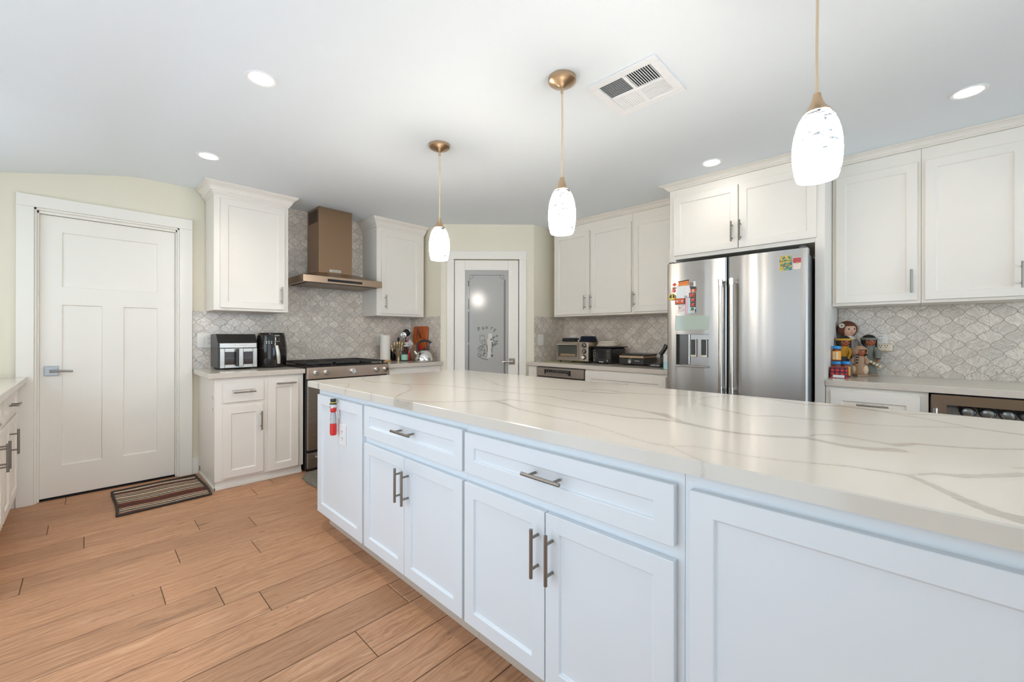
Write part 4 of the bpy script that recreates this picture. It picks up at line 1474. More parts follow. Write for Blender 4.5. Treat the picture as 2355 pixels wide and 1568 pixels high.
# dispenser
dsp = MB().fbox(FF, 1.070, 1.320, 1.224, 1.336, 0.060, 0.0765).build('dispenser_display', mat('display_glass_pale', (0.42, 0.50, 0.43), 0.09, 0.0, spec=0.9), ld, bevel=0.003)
mb = MB()
mb.fbox(FF, 1.0725, 1.3125, 0.96, 1.193, 0.0285, 0.0315)
cv = mb.build('dispenser_cavity', mat('cavity_steel', (0.36, 0.34, 0.32), 0.25, 1.0), ld)
MB().fbox(FF, 1.228, 1.3115, 0.96, 1.192, 0.0320, 0.0365).build('cavity_side', mat('cavity_dark_steel', (0.12, 0.115, 0.11), 0.22, 1.0), cv)
MB().tube([FF(1.226, 0.962, 0.040), FF(1.226, 1.192, 0.040)], 0.006, 10).build('water_guide', M['chrome'], cv)
for a, b_ in ((1.170, 1.214), (1.092, 1.138)):
    pd = MB().fbox(FF, a, b_, 1.020, 1.156, 0.035, 0.050).build('paddle', M['chrome'], cv, bevel=0.002)
    MB().fbox(FF, a + 0.005, b_ - 0.005, 1.036, 1.152, 0.0495, 0.0515).build('paddle_pad', M['black'], pd)
MB().fbox(FF, 1.068, 1.318, 0.943, 0.959, 0.050, 0.084).build('drip_tray', M['steel'], ld, bevel=0.003)

# ------------------------------------------------------------------ dishwasher and wine cooler
t = thing('dishwasher', 'stainless dishwasher with black vented pocket handle beside the pantry', 'dishwasher', (3.7, 2.6, 0))
MB().box(EX, 4.0, 2.297, 2.912, 0.10, 0.850).build('body', M['gasket'], t)
MB().box(EX + 0.05, 4.0, 2.297, 2.912, 0, 0.10).build('toe_board', M['black'], t)
MB().fbox(EF, 2.302, 2.907, 0.752, 0.846, 0, 0.024).build('control_panel', M['steel_h'], t, bevel=0.003)
MB().fbox(EF, 2.302, 2.907, 0.11, 0.744, 0, 0.024).build('door', M['steel_h'], t, bevel=0.003)
mb = MB()
mb.fbox(EF, 2.455, 2.795, 0.772, 0.826, 0.0235, 0.0255)
hp = mb.build('pocket_handle', M['blackg'], t)
mb = MB()
mb.prism([EF(2.785, 0.772, 0.0255), EF(2.465, 0.772, 0.0255), EF(2.49, 0.797, 0.0255), EF(2.76, 0.797, 0.0255)], (-0.012, 0, 0))
mb.build('grip', M['steel_d'], hp)
mb = MB()
for i in range(12):
    y = 2.48 + i * 0.025
    mb.fbox(EF, y, y + 0.009, 0.803, 0.821, 0.0255, 0.0275)
mb.build('vent_slats', M['nickel'], hp)

t = thing('beverage_cooler', 'stainless beverage cooler with glass door at the right edge', 'refrigerator', (3.7, -0.39, 0))
mb = MB()
y0, y1 = -0.69, -0.083
mb.box(EX, EX + 0.02, y0, y1, 0.10, 0.113)
mb.box(EX, 4.0, y0, y0 + 0.02, 0.10, 0.848)
mb.box(EX, 4.0, y1 - 0.02, y1, 0.10, 0.848)
mb.box(EX, 4.0, y0, y1, 0.828, 0.848)
mb.box(EX, 4.0, y0, y1, 0.08, 0.10)
mb.box(3.97, 4.0, y0, y1, 0.10, 0.848)
mb.build('body', M['black'], t)
df = MB()
for a, b_, c, d_ in [(y0 + 0.005, y1 - 0.004, 0.792, 0.846), (y0 + 0.005, y1 - 0.004, 0.11, 0.17), (y1 - 0.066, y1 - 0.004, 0.17, 0.792), (y0 + 0.005, y0 + 0.067, 0.17, 0.792)]:
    df.fbox(EF, a, b_, c, d_, 0.001, 0.024)
df = df.build('door_frame', brushed('cooler_steel', (0.40, 0.29, 0.21), 0.26, 'y'), t, smooth=False)
MB().fbox(EF, y0 + 0.067, y1 - 0.066, 0.17, 0.792, 0.008, 0.014).build('glass', M['glass'], df)
mb = MB()
mb.tube([EF(-0.104, 0.30, 0.055), EF(-0.104, 0.772, 0.055)], 0.009, 14)
for w in (0.36, 0.72):
    mb.tube([EF(-0.104, w, 0.02), EF(-0.104, w, 0.055)], 0.006, 10)
mb.build('handle', M['chrome'], df)
for z in (0.715, 0.56, 0.40):
    mb = MB()
    for i in range(14):
        x = 3.45 + i * 0.035
        mb.tube([(x, y0 + 0.02, z), (x, y1 - 0.02, z)], 0.003, 6)
    mb.build('wire_shelf', M['chrome'], t)


def can(label, y, z):
    mb = MB()
    mb.M4 = Matrix.Translation((3.442, y, z)) @ Matrix.Rotation(R(90), 4, 'Y')
    mb.lathe((0, 0, 0), [(0.0, 0.004), (0.018, 0.004), (0.023, 0.007), (0.025, 0.0), (0.028, 0.002), (0.033, 0.012), (0.033, 0.10), (0.028, 0.112), (0.0, 0.112)], 24, cap0=False, cap1=False)
    tag(mb.build('drink_can', M['alu']), label, 'can', 'cans lying in the beverage cooler')


can('silver can end behind the cooler glass, leftmost in the row', -0.235, 0.752)
can('silver can end behind the cooler glass, second from the left', -0.309, 0.752)
can('silver can end behind the cooler glass, third from the left', -0.381, 0.752)
can('silver can end behind the cooler glass, at the right picture edge', -0.452, 0.752)

# ------------------------------------------------------------------ pendants, recessed lights, ceiling vent


M['lining'] = mat('lit_glass_lining', (0.9, 0.9, 0.9), 0.3, emit=(1.0, 0.93, 0.85), estr=2.0)


def pendant(label, x, y):
    t = thing('pendant_light', label, 'pendant light', (x, y, 1.675), 'pendant lights over the island')
    MB().lathe((x, y, 0), [(0.067, CEIL - 0.0005), (0.067, CEIL - 0.018), (0.064, CEIL - 0.021), (0.062, CEIL - 0.022), (0.058, CEIL - 0.026), (0.035, CEIL - 0.034), (0.018, CEIL - 0.042), (0.010, CEIL - 0.048), (0.0, CEIL - 0.048)], 36, cap1=False).build('canopy', M['brass'], t)
    MB().lathe((x, y, 0), [(0.0078, 2.384), (0.0072, 2.358), (0.006, 2.356), (0.0, 2.356)], 16, cap1=False).build('strain_relief', M['brass'], t)
    MB().tube([(x, y, 2.358), (x + 0.003, y, 2.22), (x + 0.002, y + 0.001, 2.08), (x, y, 1.945)], 0.0042, 10).build('cord', M['cord'], t)
    MB().lathe((x, y, 0), [(0.0, 1.9475), (0.0095, 1.9475), (0.0105, 1.945), (0.0125, 1.930), (0.0135, 1.930), (0.0165, 1.920), (0.022, 1.908), (0.030, 1.896), (0.0365, 1.889), (0.0365, 1.886), (0.0, 1.886)], 32, cap0=False, cap1=False).build('socket_cap', M['brass'], t)
    prof = [(0.034, 1.8875), (0.0405, 1.880), (0.048, 1.866), (0.0555, 1.845), (0.0615, 1.82), (0.0655, 1.79), (0.0665, 1.765), (0.0655, 1.74), (0.0625, 1.712), (0.0575, 1.688), (0.054, 1.676)]
    inner = [(0.054, 1.676), (0.0515, 1.676), (0.0545, 1.690), (0.0595, 1.714), (0.0625, 1.74), (0.0635, 1.765), (0.0625, 1.79), (0.0585, 1.82), (0.0525, 1.845), (0.045, 1.866), (0.030, 1.884)]
    g_ = MB().lathe((x, y, 0), prof, 36, cap0=False, cap1=False).build('glass_shade', M['shade'], t)
    MB().lathe((x, y, 0), inner, 36, cap0=False, cap1=False).build('glass_lining', M['lining'], g_)
    MB().ball((x, y, 1.775), 0.028, 0.028, 0.042).build('bulb', M['lens'], t)


pendant('small-looking pendant light hanging before the pantry door, farthest of the three', 1.61, 2.222)
pendant('middle pendant light with its bronze canopy beside the ceiling vent', 1.606, 1.217)
pendant('nearest and largest-looking pendant light, in front of the right wall cabinets', 1.61, 0.213)


def can_light(label, x, y, power):
    t = thing('recessed_light', label, 'ceiling light', (x, y, CEIL - 0.006), 'recessed ceiling lights')
    MB().lathe((x, y, 0), [(0.071, CEIL + 0.001), (0.071, CEIL - 0.002), (0.066, CEIL - 0.005), (0.054, CEIL - 0.003), (0.051, CEIL + 0.001)], 40, cap0=False, cap1=False).build('trim_ring', M['white'], t)
    MB().lathe((x, y, 0), [(0.0, CEIL - 0.0028), (0.052, CEIL - 0.0028)], 40, cap0=False, cap1=False).build('lens', M['lens'], t)
    d = bpy.data.lights.new('downlight', 'SPOT')
    d.energy, d.color, d.shadow_soft_size = power, (1.0, 0.91, 0.80), 0.05
    d.spot_size, d.spot_blend = R(150), 0.9
    o = bpy.data.objects.new('downlight', d)
    COL.objects.link(o)
    o.parent = t
    o.location = (0, 0, -0.006)


can_light('recessed light alone in the upper left of the ceiling', 0.592, 2.276, 14)
can_light('recessed light above the white door and left wall cabinet', 0.592, 3.523, 7)
can_light('recessed light above the cabinet over the refrigerator', 3.137, 1.031, 1.5)
can_light('recessed light near the top right corner of the photo', 3.138, -0.214, 2.5)

t = thing('ceiling_vent', 'square white ceiling register with four louvre quadrants between the pendants', 'vent', (1.93, 0.993, CEIL))
vx0, vx1, vy0, vy1 = 1.748, 2.108, 0.815, 1.171
ix0, ix1, iy0, iy1 = vx0 + 0.042, vx1 - 0.042, vy0 + 0.042, vy1 - 0.042
mx, my = (ix0 + ix1) / 2, (iy0 + iy1) / 2
mb = MB()
za, zb = CEIL - 0.009, CEIL - 0.0008
h = 0.008
for a, b_, c, d_ in [(vx0, ix0, vy0, vy1), (ix1, vx1, vy0, vy1), (ix0, ix1, vy0, iy0), (ix0, ix1, iy1, vy1), (mx - h, mx + h, iy0, iy1), (ix0, mx - h, my - h, my + h), (mx + h, ix1, my - h, my + h)]:
    mb.box(a, b_, c, d_, za, zb)
mb.build('frame', M['ventw'], t, bevel=0.002, smooth=False)
MB().box(ix0, ix1, iy0, iy1, CEIL - 0.0012, CEIL - 0.0008).build('duct_backing', M['duct'], t)


def louvres(x0, x1, y0, y1, along, tilt):
    mb = MB()
    n = 11
    w, th = 0.0095, 0.0008
    ct, st = math.cos(tilt), math.sin(tilt)
    for i in range(n):
        if along == 'y':
            c = x0 + (i + 0.5) * (x1 - x0) / n
            p = [(-w / 2, -th), (w / 2, -th), (w / 2, th), (-w / 2, th)]
            q = [(c + a * ct - b2 * st, CEIL - 0.0055 + a * st + b2 * ct) for a, b2 in p]
            mb.prism([(a, y0, b2) for a, b2 in q], (0, y1 - y0, 0))
        else:
            c = y0 + (i + 0.5) * (y1 - y0) / n
            p = [(-w / 2, -th), (w / 2, -th), (w / 2, th), (-w / 2, th)]
            q = [(c + a * ct - b2 * st, CEIL - 0.0055 + a * st + b2 * ct) for a, b2 in p]
            mb.prism([(x0, a, b2) for a, b2 in q], (x1 - x0, 0, 0))
    mb.build('louvre_bank', M['ventw'], t, smooth=False)


# the photo's left quadrant is low x / high y, top is low x / low y, right is high x / low y, bottom is high x / high y
louvres(ix0, mx - h, my + h, iy1, 'y', R(33))
louvres(ix0, mx - h, iy0, my - h, 'x', R(38))
louvres(mx + h, ix1, iy0, my - h, 'y', R(3))
louvres(mx + h, ix1, my + h, iy1, 'x', R(-9))

# ------------------------------------------------------------------ switch plates and outlets


def wall_plate(label, name, F, u0, u1, w0, w1, inserts, cat='switch', m=None):
    """inserts: list of (kind, u_centre)"""
    m = m or M['plate']
    t = thing(name, label, cat, F((u0 + u1) / 2, w0, 0))
    MB().fbox(F, u0, u1, w0, w1, 0.0003, 0.006).build('plate', m, t, bevel=0.002, segs=2)
    wc = (w0 + w1) / 2
    for kind, uc in inserts:
        if kind == 'rocker':
            MB().fbox(F, uc - 0.017, uc + 0.017, wc - 0.034, wc + 0.034, 0.0055, 0.0085).build('rocker', m, t, bevel=0.0015)
        elif kind == 'outlet':
            o = MB().fbox(F, uc - 0.017, uc + 0.017, wc - 0.034, wc + 0.034, 0.0055, 0.0078).build('receptacle', m, t, bevel=0.0015)
            s = MB()
            for dz in (-0.019, 0.019):
                s.fbox(F, uc - 0.008, uc - 0.0055, wc + dz - 0.004, wc + dz + 0.006, 0.0076, 0.0082)
                s.fbox(F, uc + 0.0055, uc + 0.008, wc + dz - 0.004, wc + dz + 0.006, 0.0076, 0.0082)
                s.fbox(F, uc - 0.002, uc + 0.002, wc + dz - 0.012, wc + dz - 0.008, 0.0076, 0.0082)
            s.build('slots', M['dark'], o)
    return t


TF = FR(YW - 0.008)
wall_plate('white double switch and outlet plate on the tile left of the air fryer oven', 'switch_plate', TF, 0.658, 0.776, 1.073, 1.198, [('rocker', 0.691), ('outlet', 0.742)])
wall_plate('white plate on the tile behind the paper towel roll', 'switch_plate', TF, 2.311, 2.386, 1.067, 1.198, [('outlet', 2.349)], 'outlet')
wall_plate('white rocker switch plate on the tile right of the pantry door', 'switch_plate', FR(3.040), 3.567, 3.660, 1.07, 1.195, [('rocker', 3.613)])
wall_plate('white outlet plate behind the toaster oven', 'outlet_plate', FE(XW - 0.008), 2.862, 2.940, 1.07, 1.19, [('outlet', 2.901)], 'outlet')
wall_plate('white outlet plate on the island end panel, behind the snowman bottle', 'outlet_plate', FE(IX - ith + 0.009), 2.222, 2.300, 0.572, 0.686, [('outlet', 2.261)], 'outlet', M['white'])
OF = FE(XW - 0.008)
t = wall_plate('white outlet plate above the cream plug adapter, right of the dolls', 'outlet_plate', OF, 0.117, 0.195, 1.075, 1.194, [('outlet', 0.156)], 'outlet')
text('test_label', 'GFCI', OF, 0.156, 1.180, 0.0062, 0.012, M['text_d'], t, sgn=-1)
t = thing('plug_adapter', 'cream three-outlet plug adapter below the outlet, right of the dolls', 'adapter', OF(0.156, 1.068, 0.02))
MB().fbox(OF, 0.090, 0.221, 1.070, 1.128, 0.0065, 0.045).build('body', M['ivory'], t, bevel=0.012, segs=3)
mb = MB()
for uc in (0.185, 0.155, 0.125):
    mb.fbox(OF, uc - 0.0085, uc - 0.0055, 1.108, 1.118, 0.0448, 0.0458)
    mb.fbox(OF, uc + 0.0055, uc + 0.0085, 1.108, 1.118, 0.0448, 0.0458)
    mb.fbox(OF, uc - 0.003, uc + 0.003, 1.098, 1.103, 0.0448, 0.0458)
mb.build('slots', M['dark'], t)
MB().fbox(OF, 0.128, 0.140, 1.079, 1.082, 0.0448, 0.0456).build('indicator', M['red'], t)

# ------------------------------------------------------------------ air fryers on the left counter
t = thing('air_fryer_oven', 'boxy black and silver air fryer oven with a window, beside the switch plate', 'air fryer', (0.90, 4.23, CT))
ax0, ax1, ay, az = 0.750, 1.036, 4.085, CT
P = [(ay, az + 0.014), (ay, az + 0.222), (ay + 0.012, az + 0.232), (ay + 0.075, az + 0.297), (ay + 0.27, az + 0.297), (ay + 0.285, az + 0.28), (ay + 0.285, az + 0.014)]
MB().prism([(ax0, y, z) for y, z in P], (ax1 - ax0, 0, 0)).build('housing', M['black'], t, bevel=0.005, segs=2)
mb = MB()
for x in (ax0 + 0.03, ax1 - 0.03):
    for y in (ay + 0.03, ay + 0.25):
        mb.lathe((x, y, az + 0.0004), [(0.012, 0), (0.012, 0.016)], 12)
mb.build('feet', M['black'], t)
AF = FR(ay)
bnd = MB().fbox(AF, ax0 + 0.012, ax1 - 0.008, az + 0.181, az + 0.220, -0.001, 0.004).build('trim_band', M['steel_h'], t, bevel=0.0015)
text('badge_lettering', 'GOURMIA', AF, 0.905, az + 0.2005, 0.0042, 0.022, M['steel_d'], bnd)
dd = MB()
d0, d1_, e0, e1 = ax0 + 0.012, ax1 - 0.006, az + 0.014, az + 0.176
wi = (0.795, 0.998, az + 0.042, az + 0.146)
dd.fbox(AF, d0, wi[0], e0, e1, -0.001, 0.012)
dd.fbox(AF, wi[1], d1_, e0, e1, -0.001, 0.012)
dd.fbox(AF, wi[0], wi[1], e0, wi[2], -0.001, 0.012)
dd.fbox(AF, wi[0], wi[1], wi[3], e1, -0.001, 0.012)
dd = dd.build('basket_door', M['steel_h'], t, bevel=0.002, smooth=False)
MB().fbox(AF, wi[0], wi[1], wi[2], wi[3], 0.001, 0.0075).build('window', M['glassdark'], dd)
mb = MB()
mb.tube([AF(0.80, az + 0.094, 0.008), AF(0.993, az + 0.094, 0.008)], 0.0012, 6)
mb.build('rack_rail', M['nickel'], dd)
MB().fbox(AF, 0.868, 0.886, az + 0.028, az + 0.172, 0.011, 0.045).build('handle_stem', M['black'], dd, bevel=0.003)
MB().fbox(AF, 0.886, 0.921, az + 0.024, az + 0.178, 0.013, 0.052).build('handle', M['steel_h'], dd, bevel=0.005, segs=2)

t = thing('air_fryer', 'rounded glossy black air fryer with a pale handle, next to the stove', 'air fryer', (1.166, 4.165, CT))
fx, fy = 1.166, 4.165
prof = [(0.10, 0.0), (0.112, 0.006), (0.121, 0.04), (0.1255, 0.09), (0.126, 0.14), (0.123, 0.19), (0.116, 0.245), (0.110, 0.285), (0.106, 0.302), (0.098, 0.309), (0.0, 0.311)]
MB().lathe((fx, fy, CT + 0.0004), prof, 44, sx=0.98, sy=1.12, cap1=False).build('body', M['blackg'], t)


def afr(u, z, d=0.0):
    """point on the fryer's curved front, u metres right of its middle"""
    zz = z - CT
    r = np.interp(zz, [p[1] for p in prof], [p[0] for p in prof]) + d
    a = u / r
    return (fx + r * math.sin(a), fy - 1.12 * r * math.cos(a), z)


mb = MB()
for z, r in ((CT + 0.172, 0.0011),):
    mb.tube([afr(u, z, 0.0004) for u in np.linspace(-0.13, 0.13, 21)], r, 6)
mb.build('basket_seam', M['gasket'], t)
mb = MB()
rr_ = mb.tube([afr(0.0 + i * 0.0018, CT + 0.195 - i * 0.0155, 0.010 + 0.010 * math.sin(PI * i / 10)) for i in range(11)], [0.013 + 0.003 * math.sin(PI * i / 10) for i in range(11)], 14)
mb.build('handle', mat('handle_pale_silver', (0.66, 0.62, 0.57), 0.3, 0.4), t)
mb = MB()
for r_, zz in ((0, 0.232), (1, 0.218)):
    for c_ in range(3):
        p = afr(-0.072 + c_ * 0.019, CT + zz, 0.0006)
        mb.ball(p, 0.0052, 0.002, 0.0042, 8, 5)
mb.build('control_icons', M['text_l'], t)
mb = MB()
for c_ in range(4):
    mb.ball(afr(-0.012 + c_ * 0.012, CT + 0.233, 0.0006), 0.003, 0.0015, 0.002, 8, 5)
for c_ in range(3):
    mb.ball(afr(0.030, CT + 0.264 - c_ * 0.012, 0.0004), 0.0015, 0.0012, 0.0015, 6, 4)
mb.build('display_marks', M['text_l'], t)


def afF(u, w, d):
    p = afr(u, w, d)
    return p


text('badge_lettering', 'PHILIPS', afF, 0.012, CT + 0.284, 0.0008, 0.013, M['text_l'], t)

# ------------------------------------------------------------------ right of the stove
t = thing('paper_towel_holder', 'wooden paper towel stand with bronze finial beside the stove', 'paper towel holder', (2.312, 4.20, CT))
MB().lathe((2.312, 4.20, CT + 0.0004), [(0.062, 0), (0.064, 0.003), (0.064, 0.015), (0.061, 0.018), (0, 0.018)], 32, cap1=False).build('base', M['wood_l'], t)
MB().lathe((2.312, 4.20, CT), [(0.006, 0.018), (0.006, 0.298), (0.010, 0.300), (0.011, 0.308), (0.008, 0.316), (0, 0.318)], 16, cap1=False).build('rod', M['brass'], t)
mb = MB().lathe((2.312, 4.20, CT), [(0.019, 0.0185), (0.055, 0.0185), (0.055, 0.290), (0.019, 0.290), (0.019, 0.0185)], 36, cap0=False, cap1=False)
tag(mb.build('paper_towel_roll', M['towelp']), 'white paper towel roll on the wooden stand', 'paper towel')

CUPS = [('utensil_cup', 'plain black utensil cup between the paper towels and gold spoon vase', 2.462, 4.300, 0.034, 0.125, M['blackg'], 'cup')]
for n_, lb, x, y, r, h, m_, c_ in CUPS:
    tag(MB().lathe((x, y, CT + 0.0004), [(r * 0.92, 0), (r, 0.004), (r, h), (r - 0.003, h), (r - 0.004, 0.01), (0, 0.008)], 24, cap1=False).build(n_, m_), lb, c_)
tag(MB().lathe((2.447, 4.15, CT + 0.0004), [(0.024, 0), (0.026, 0.006), (0.021, 0.025), (0.025, 0.05), (0.030, 0.068), (0.028, 0.069), (0.023, 0.052), (0.018, 0.022), (0, 0.010)], 24, cap1=False).build('spoon_vase', M['gold']), 'small ornate gold vase holding the fan of spoons', 'vase')
gsp = [(-0.082, 0.130), (-0.066, 0.165), (-0.052, 0.192), (-0.036, 0.172), (-0.020, 0.198), (-0.004, 0.178), (0.010, 0.200), (0.026, 0.172), (0.042, 0.188), (0.056, 0.150)]
for i, (dx, hz) in enumerate(gsp):
    sy_ = 0.007 if i % 2 else -0.007
    bx, by = 2.447 + dx * 0.19, 4.15 + sy_
    tx, ty, tz = 2.447 + dx, 4.15 + sy_ * 2.6, CT + hz
    mb = MB()
    mb.tube([(bx, by, CT + 0.016 + abs(dx) * 0.10), ((bx + tx) / 2 - dx * 0.1, (by + ty) / 2, CT + 0.6 * hz), (tx - dx * 0.08, ty, tz - 0.024)], [0.0020, 0.0026, 0.0042], 7)
    mb.ball((tx, ty, tz), 0.0135, 0.0055, 0.028, 12, 8)
    tag(mb.build('serving_spoon', M['gold']), 'gold toned spoon fanned out in the small gold vase', 'spoon', 'gold spoons in the vase')

tag(MB().lathe((2.595, 4.315, CT + 0.0004), [(0.056, 0), (0.058, 0.004), (0.058, 0.140), (0.0555, 0.140), (0.054, 0.01), (0, 0.008)], 30, cap1=False).build('utensil_crock', M['chrome']), 'steel utensil crock in the corner holding ladle and strainer', 'crock')


def utensil(name, label, base, tip, m, head=None, handle_m=None, r=0.005):
    t = thing(name, label, 'utensil', base)
    MB().tube([base, tuple((a + b_) / 2 for a, b_ in zip(base, tip)), tip], [r, r, r * 1.1], 10).build('handle', handle_m or m, t)
    if head:
        head(t, tip, m)
    return t


def h_ladle(t, p, m):
    mb = MB()
    mb.M4 = Matrix.Translation(p) @ Matrix.Rotation(R(70), 4, 'X') @ Matrix.Rotation(R(-20), 4, 'Y')
    mb.lathe((0, 0, 0), [(0.0, -0.022), (0.018, -0.019), (0.030, -0.008), (0.034, 0.004), (0.031, 0.004), (0.027, -0.006), (0.016, -0.015), (0.0, -0.018)], 26, cap0=False, cap1=False)
    mb.build('bowl', m, t)


def h_strainer(t, p, m):
    mb = MB()
    mb.M4 = Matrix.Translation(p) @ Matrix.Rotation(R(75), 4, 'X') @ Matrix.Rotation(R(-25), 4, 'Y')
    mb.lathe((0, 0, 0), [(0.0, -0.026), (0.022, -0.022), (0.038, -0.010), (0.045, 0.002), (0.047, 0.002), (0.047, 0.005), (0.043, 0.005)], 28, cap0=False, cap1=False)
    mb.build('mesh_bowl', m, t)
    mb = MB()
    mb.M4 = Matrix.Translation(p) @ Matrix.Rotation(R(75), 4, 'X') @ Matrix.Rotation(R(-25), 4, 'Y')
    pts = [(0.046 * math.cos(q), 0.046 * math.sin(q), 0.0035) for q in np.linspace(0, 2 * PI, 25)]
    mb.tube(pts, 0.003, 8)
    mb.build('rim', M['chrome'], t)


def h_flat(t, p, m):
    MB().ball((p[0], p[1], p[2] + 0.01), 0.016, 0.004, 0.026, 12, 8).build('blade', m, t)


utensil('ladle', 'shiny round steel ladle in the corner crock, front', (2.610, 4.30, CT + 0.012), (2.563, 4.235, 1.187), M['chrome'], h_ladle)
utensil('strainer', 'dark round strainer behind the ladle in the corner crock', (2.620, 4.335, CT + 0.012), (2.658, 4.325, 1.212), M['iron'], h_strainer)
utensil('spatula', 'black handled spatula leaning left in the corner crock', (2.575, 4.33, CT + 0.012), (2.530, 4.29, 1.125), M['black'], h_flat, r=0.007)
utensil('knife', 'bright green handled knife leaning left in the corner crock', (2.590, 4.305, CT + 0.012), (2.553, 4.262, 1.105), M['green'], None, M['green'], r=0.0065)
utensil('scissors_handle', 'red handled utensil upright in the corner crock', (2.628, 4.310, CT + 0.012), (2.628, 4.272, 1.125), M['red'], None, M['red'], r=0.010)

t = thing('glass_jar', 'clear glass jar with white lid and white knob, in front of the crock', 'jar', (2.572, 4.185, CT))
MB().lathe((2.572, 4.185, CT + 0.0004), [(0.040, 0), (0.044, 0.004), (0.045, 0.13), (0.036, 0.152), (0.036, 0.160)], 28).build('body', M['glass'], t)
MB().lathe((2.572, 4.185, CT + 0.0014), [(0.040, 0.003), (0.041, 0.07), (0, 0.072)], 24, cap1=False).build('contents', M['steel_d'], t)
MB().lathe((2.572, 4.185, CT), [(0.040, 0.1605), (0.043, 0.164), (0.043, 0.176), (0.014, 0.181), (0.012, 0.190), (0.027, 0.196), (0.027, 0.203), (0.014, 0.210), (0, 0.211)], 28, cap1=False).build('lid', M['white'], t)
t = thing('tea_tin', 'small black tin with mint green label in front of the glass jar', 'tin', (2.497, 4.10, CT))
MB().lathe((2.497, 4.10, CT + 0.0004), [(0.036, 0), (0.037, 0.004), (0.037, 0.088), (0.034, 0.091), (0, 0.091)], 28, cap1=False).build('body', M['black'], t)
MB().lathe((2.497, 4.10, CT), [(0.0375, 0.012), (0.0375, 0.074)], 28, cap0=False, cap1=False).build('label_band', M['mint'], t)
tag(MB().lathe((2.553, 4.105, CT + 0.0004), [(0.013, 0), (0.014, 0.003), (0.014, 0.085), (0.008, 0.10), (0.006, 0.115), (0, 0.116)], 18, cap1=False).build('sauce_bottle', M['red']), 'slim red bottle between the mint tin and brown oval board', 'bottle')
# brown oval board, floral mitt, round trivet, orange cutting board (leaning)
mb = MB()
mb.M4 = Matrix.Translation((2.602, 4.065, CT + 0.0008)) @ Matrix.Rotation(R(-35), 4, 'Z') @ Matrix.Rotation(R(-9), 4, 'X')
pts = [(0.046 * math.cos(q), 0.0, 0.094 + 0.094 * math.sin(q)) for q in np.linspace(0, 2 * PI, 33)[:-1]]
mb.prism(pts, (0, 0.014, 0))
tag(mb.build('oval_board', M['wood_d'], bevel=0.003), 'dark brown oval wooden board leaning beside the kettle', 'board')
mb = MB()
mb.M4 = Matrix.Translation((2.640, 4.215, CT + 0.0008)) @ Matrix.Rotation(R(-35), 4, 'Z') @ Matrix.Rotation(R(-6), 4, 'X')
mp = [(-0.024, 0), (0.024, 0), (0.026, 0.14), (0.036, 0.19), (0.028, 0.222), (0.016, 0.205), (0.008, 0.236), (-0.012, 0.243), (-0.026, 0.20), (-0.030, 0.15)]
mb.prism([(a, 0, b_) for a, b_ in mp], (0, 0.016, 0))
tag(mb.build('oven_mitt', M['print_f'], bevel=0.006, segs=2), 'white floral mitt standing between the jar and the cutting board', 'mitt')
lean = Matrix.Translation((2.701, 4.150, CT + 0.001)) @ Matrix.Rotation(R(5.0), 4, 'Y')
mb = MB(lean)
rp = []
for cx_, cz_, a0 in [(0.122, 0.022, -90), (0.122, 0.375, 0), (-0.122, 0.375, 90), (-0.122, 0.022, 180)]:
    for q in range(0, 91, 18):
        rp.append((0, cx_ + 0.022 * math.cos(R(a0 + q)), cz_ + 0.022 * math.sin(R(a0 + q))))
mb.prism(rp, (0.016, 0, 0))
tag(mb.build('cutting_board', M['board'], bevel=0.004, segs=2), 'tall mottled orange-brown wooden cutting board leaning in the corner', 'cutting board')
t = thing('round_trivet', 'round red and orange wooden trivet leaning behind the kettle', 'trivet', (2.68, 4.09, CT))
tm = Matrix.Translation((2.684, 4.09, CT + 0.1285)) @ Matrix.Rotation(R(5), 4, 'Y') @ Matrix.Rotation(R(90), 4, 'Y')
mb = MB(tm)
mb.lathe((0, 0, 0), [(0.108, 0), (0.126, 0.002), (0.128, 0.008), (0.108, 0.012)], 36)
mb.build('disc', M['board'], t)
mb = MB(tm)
for r0, mm in ((0.06, 0),):
    mb.lathe((0, 0, -0.0008), [(0.0, 0), (0.06, 0)], 30, cap0=False, cap1=False)
mb.build('red_centre', M['red'], t)
mb = MB(tm)
for r0 in (0.085, 0.105):
    mb.tube([(r0 * math.cos(q), r0 * math.sin(q), -0.0005) for q in np.linspace(0, 2 * PI, 33)], 0.002, 6)
mb.build('ring_line', M['wood_d'], t)

t = thing('kettle', 'dome shaped stainless kettle with black curved handle', 'kettle', (2.605, 3.875, CT))
kx, ky = 2.605, 3.875
MB().lathe((kx, ky, CT + 0.0004), [(0.092, 0), (0.098, 0.004), (0.100, 0.012), (0.098, 0.035), (0.090, 0.070), (0.076, 0.098), (0.058, 0.118), (0.045, 0.126), (0, 0.128)], 40, cap1=False).build('body', M['chrome'], t)
MB().lathe((kx, ky, CT), [(0.046, 0.1265), (0.042, 0.132), (0.020, 0.137), (0.010, 0.139), (0.012, 0.150), (0, 0.153)], 26, cap1=False).build('lid', M['black'], t)
mb = MB()
mb.tube([(kx - 0.055, ky + 0.045, CT + 0.075), (kx - 0.072, ky + 0.060, CT + 0.100), (kx - 0.078, ky + 0.066, CT + 0.116)], [0.022, 0.016, 0.013], 14)
mb.build('spout', M['chrome'], t)
mb = MB()
hp_ = [(-0.052, 0.044, 0.112), (-0.060, 0.050, 0.155), (-0.052, 0.044, 0.195), (-0.030, 0.026, 0.222), (0.0, 0.0, 0.232), (0.032, -0.028, 0.226), (0.058, -0.050, 0.207)]
mb.tube([(kx + a, ky + b_, CT + c_) for a, b_, c_ in hp_], [0.010, 0.010, 0.011, 0.012, 0.013, 0.013, 0.011], 14)
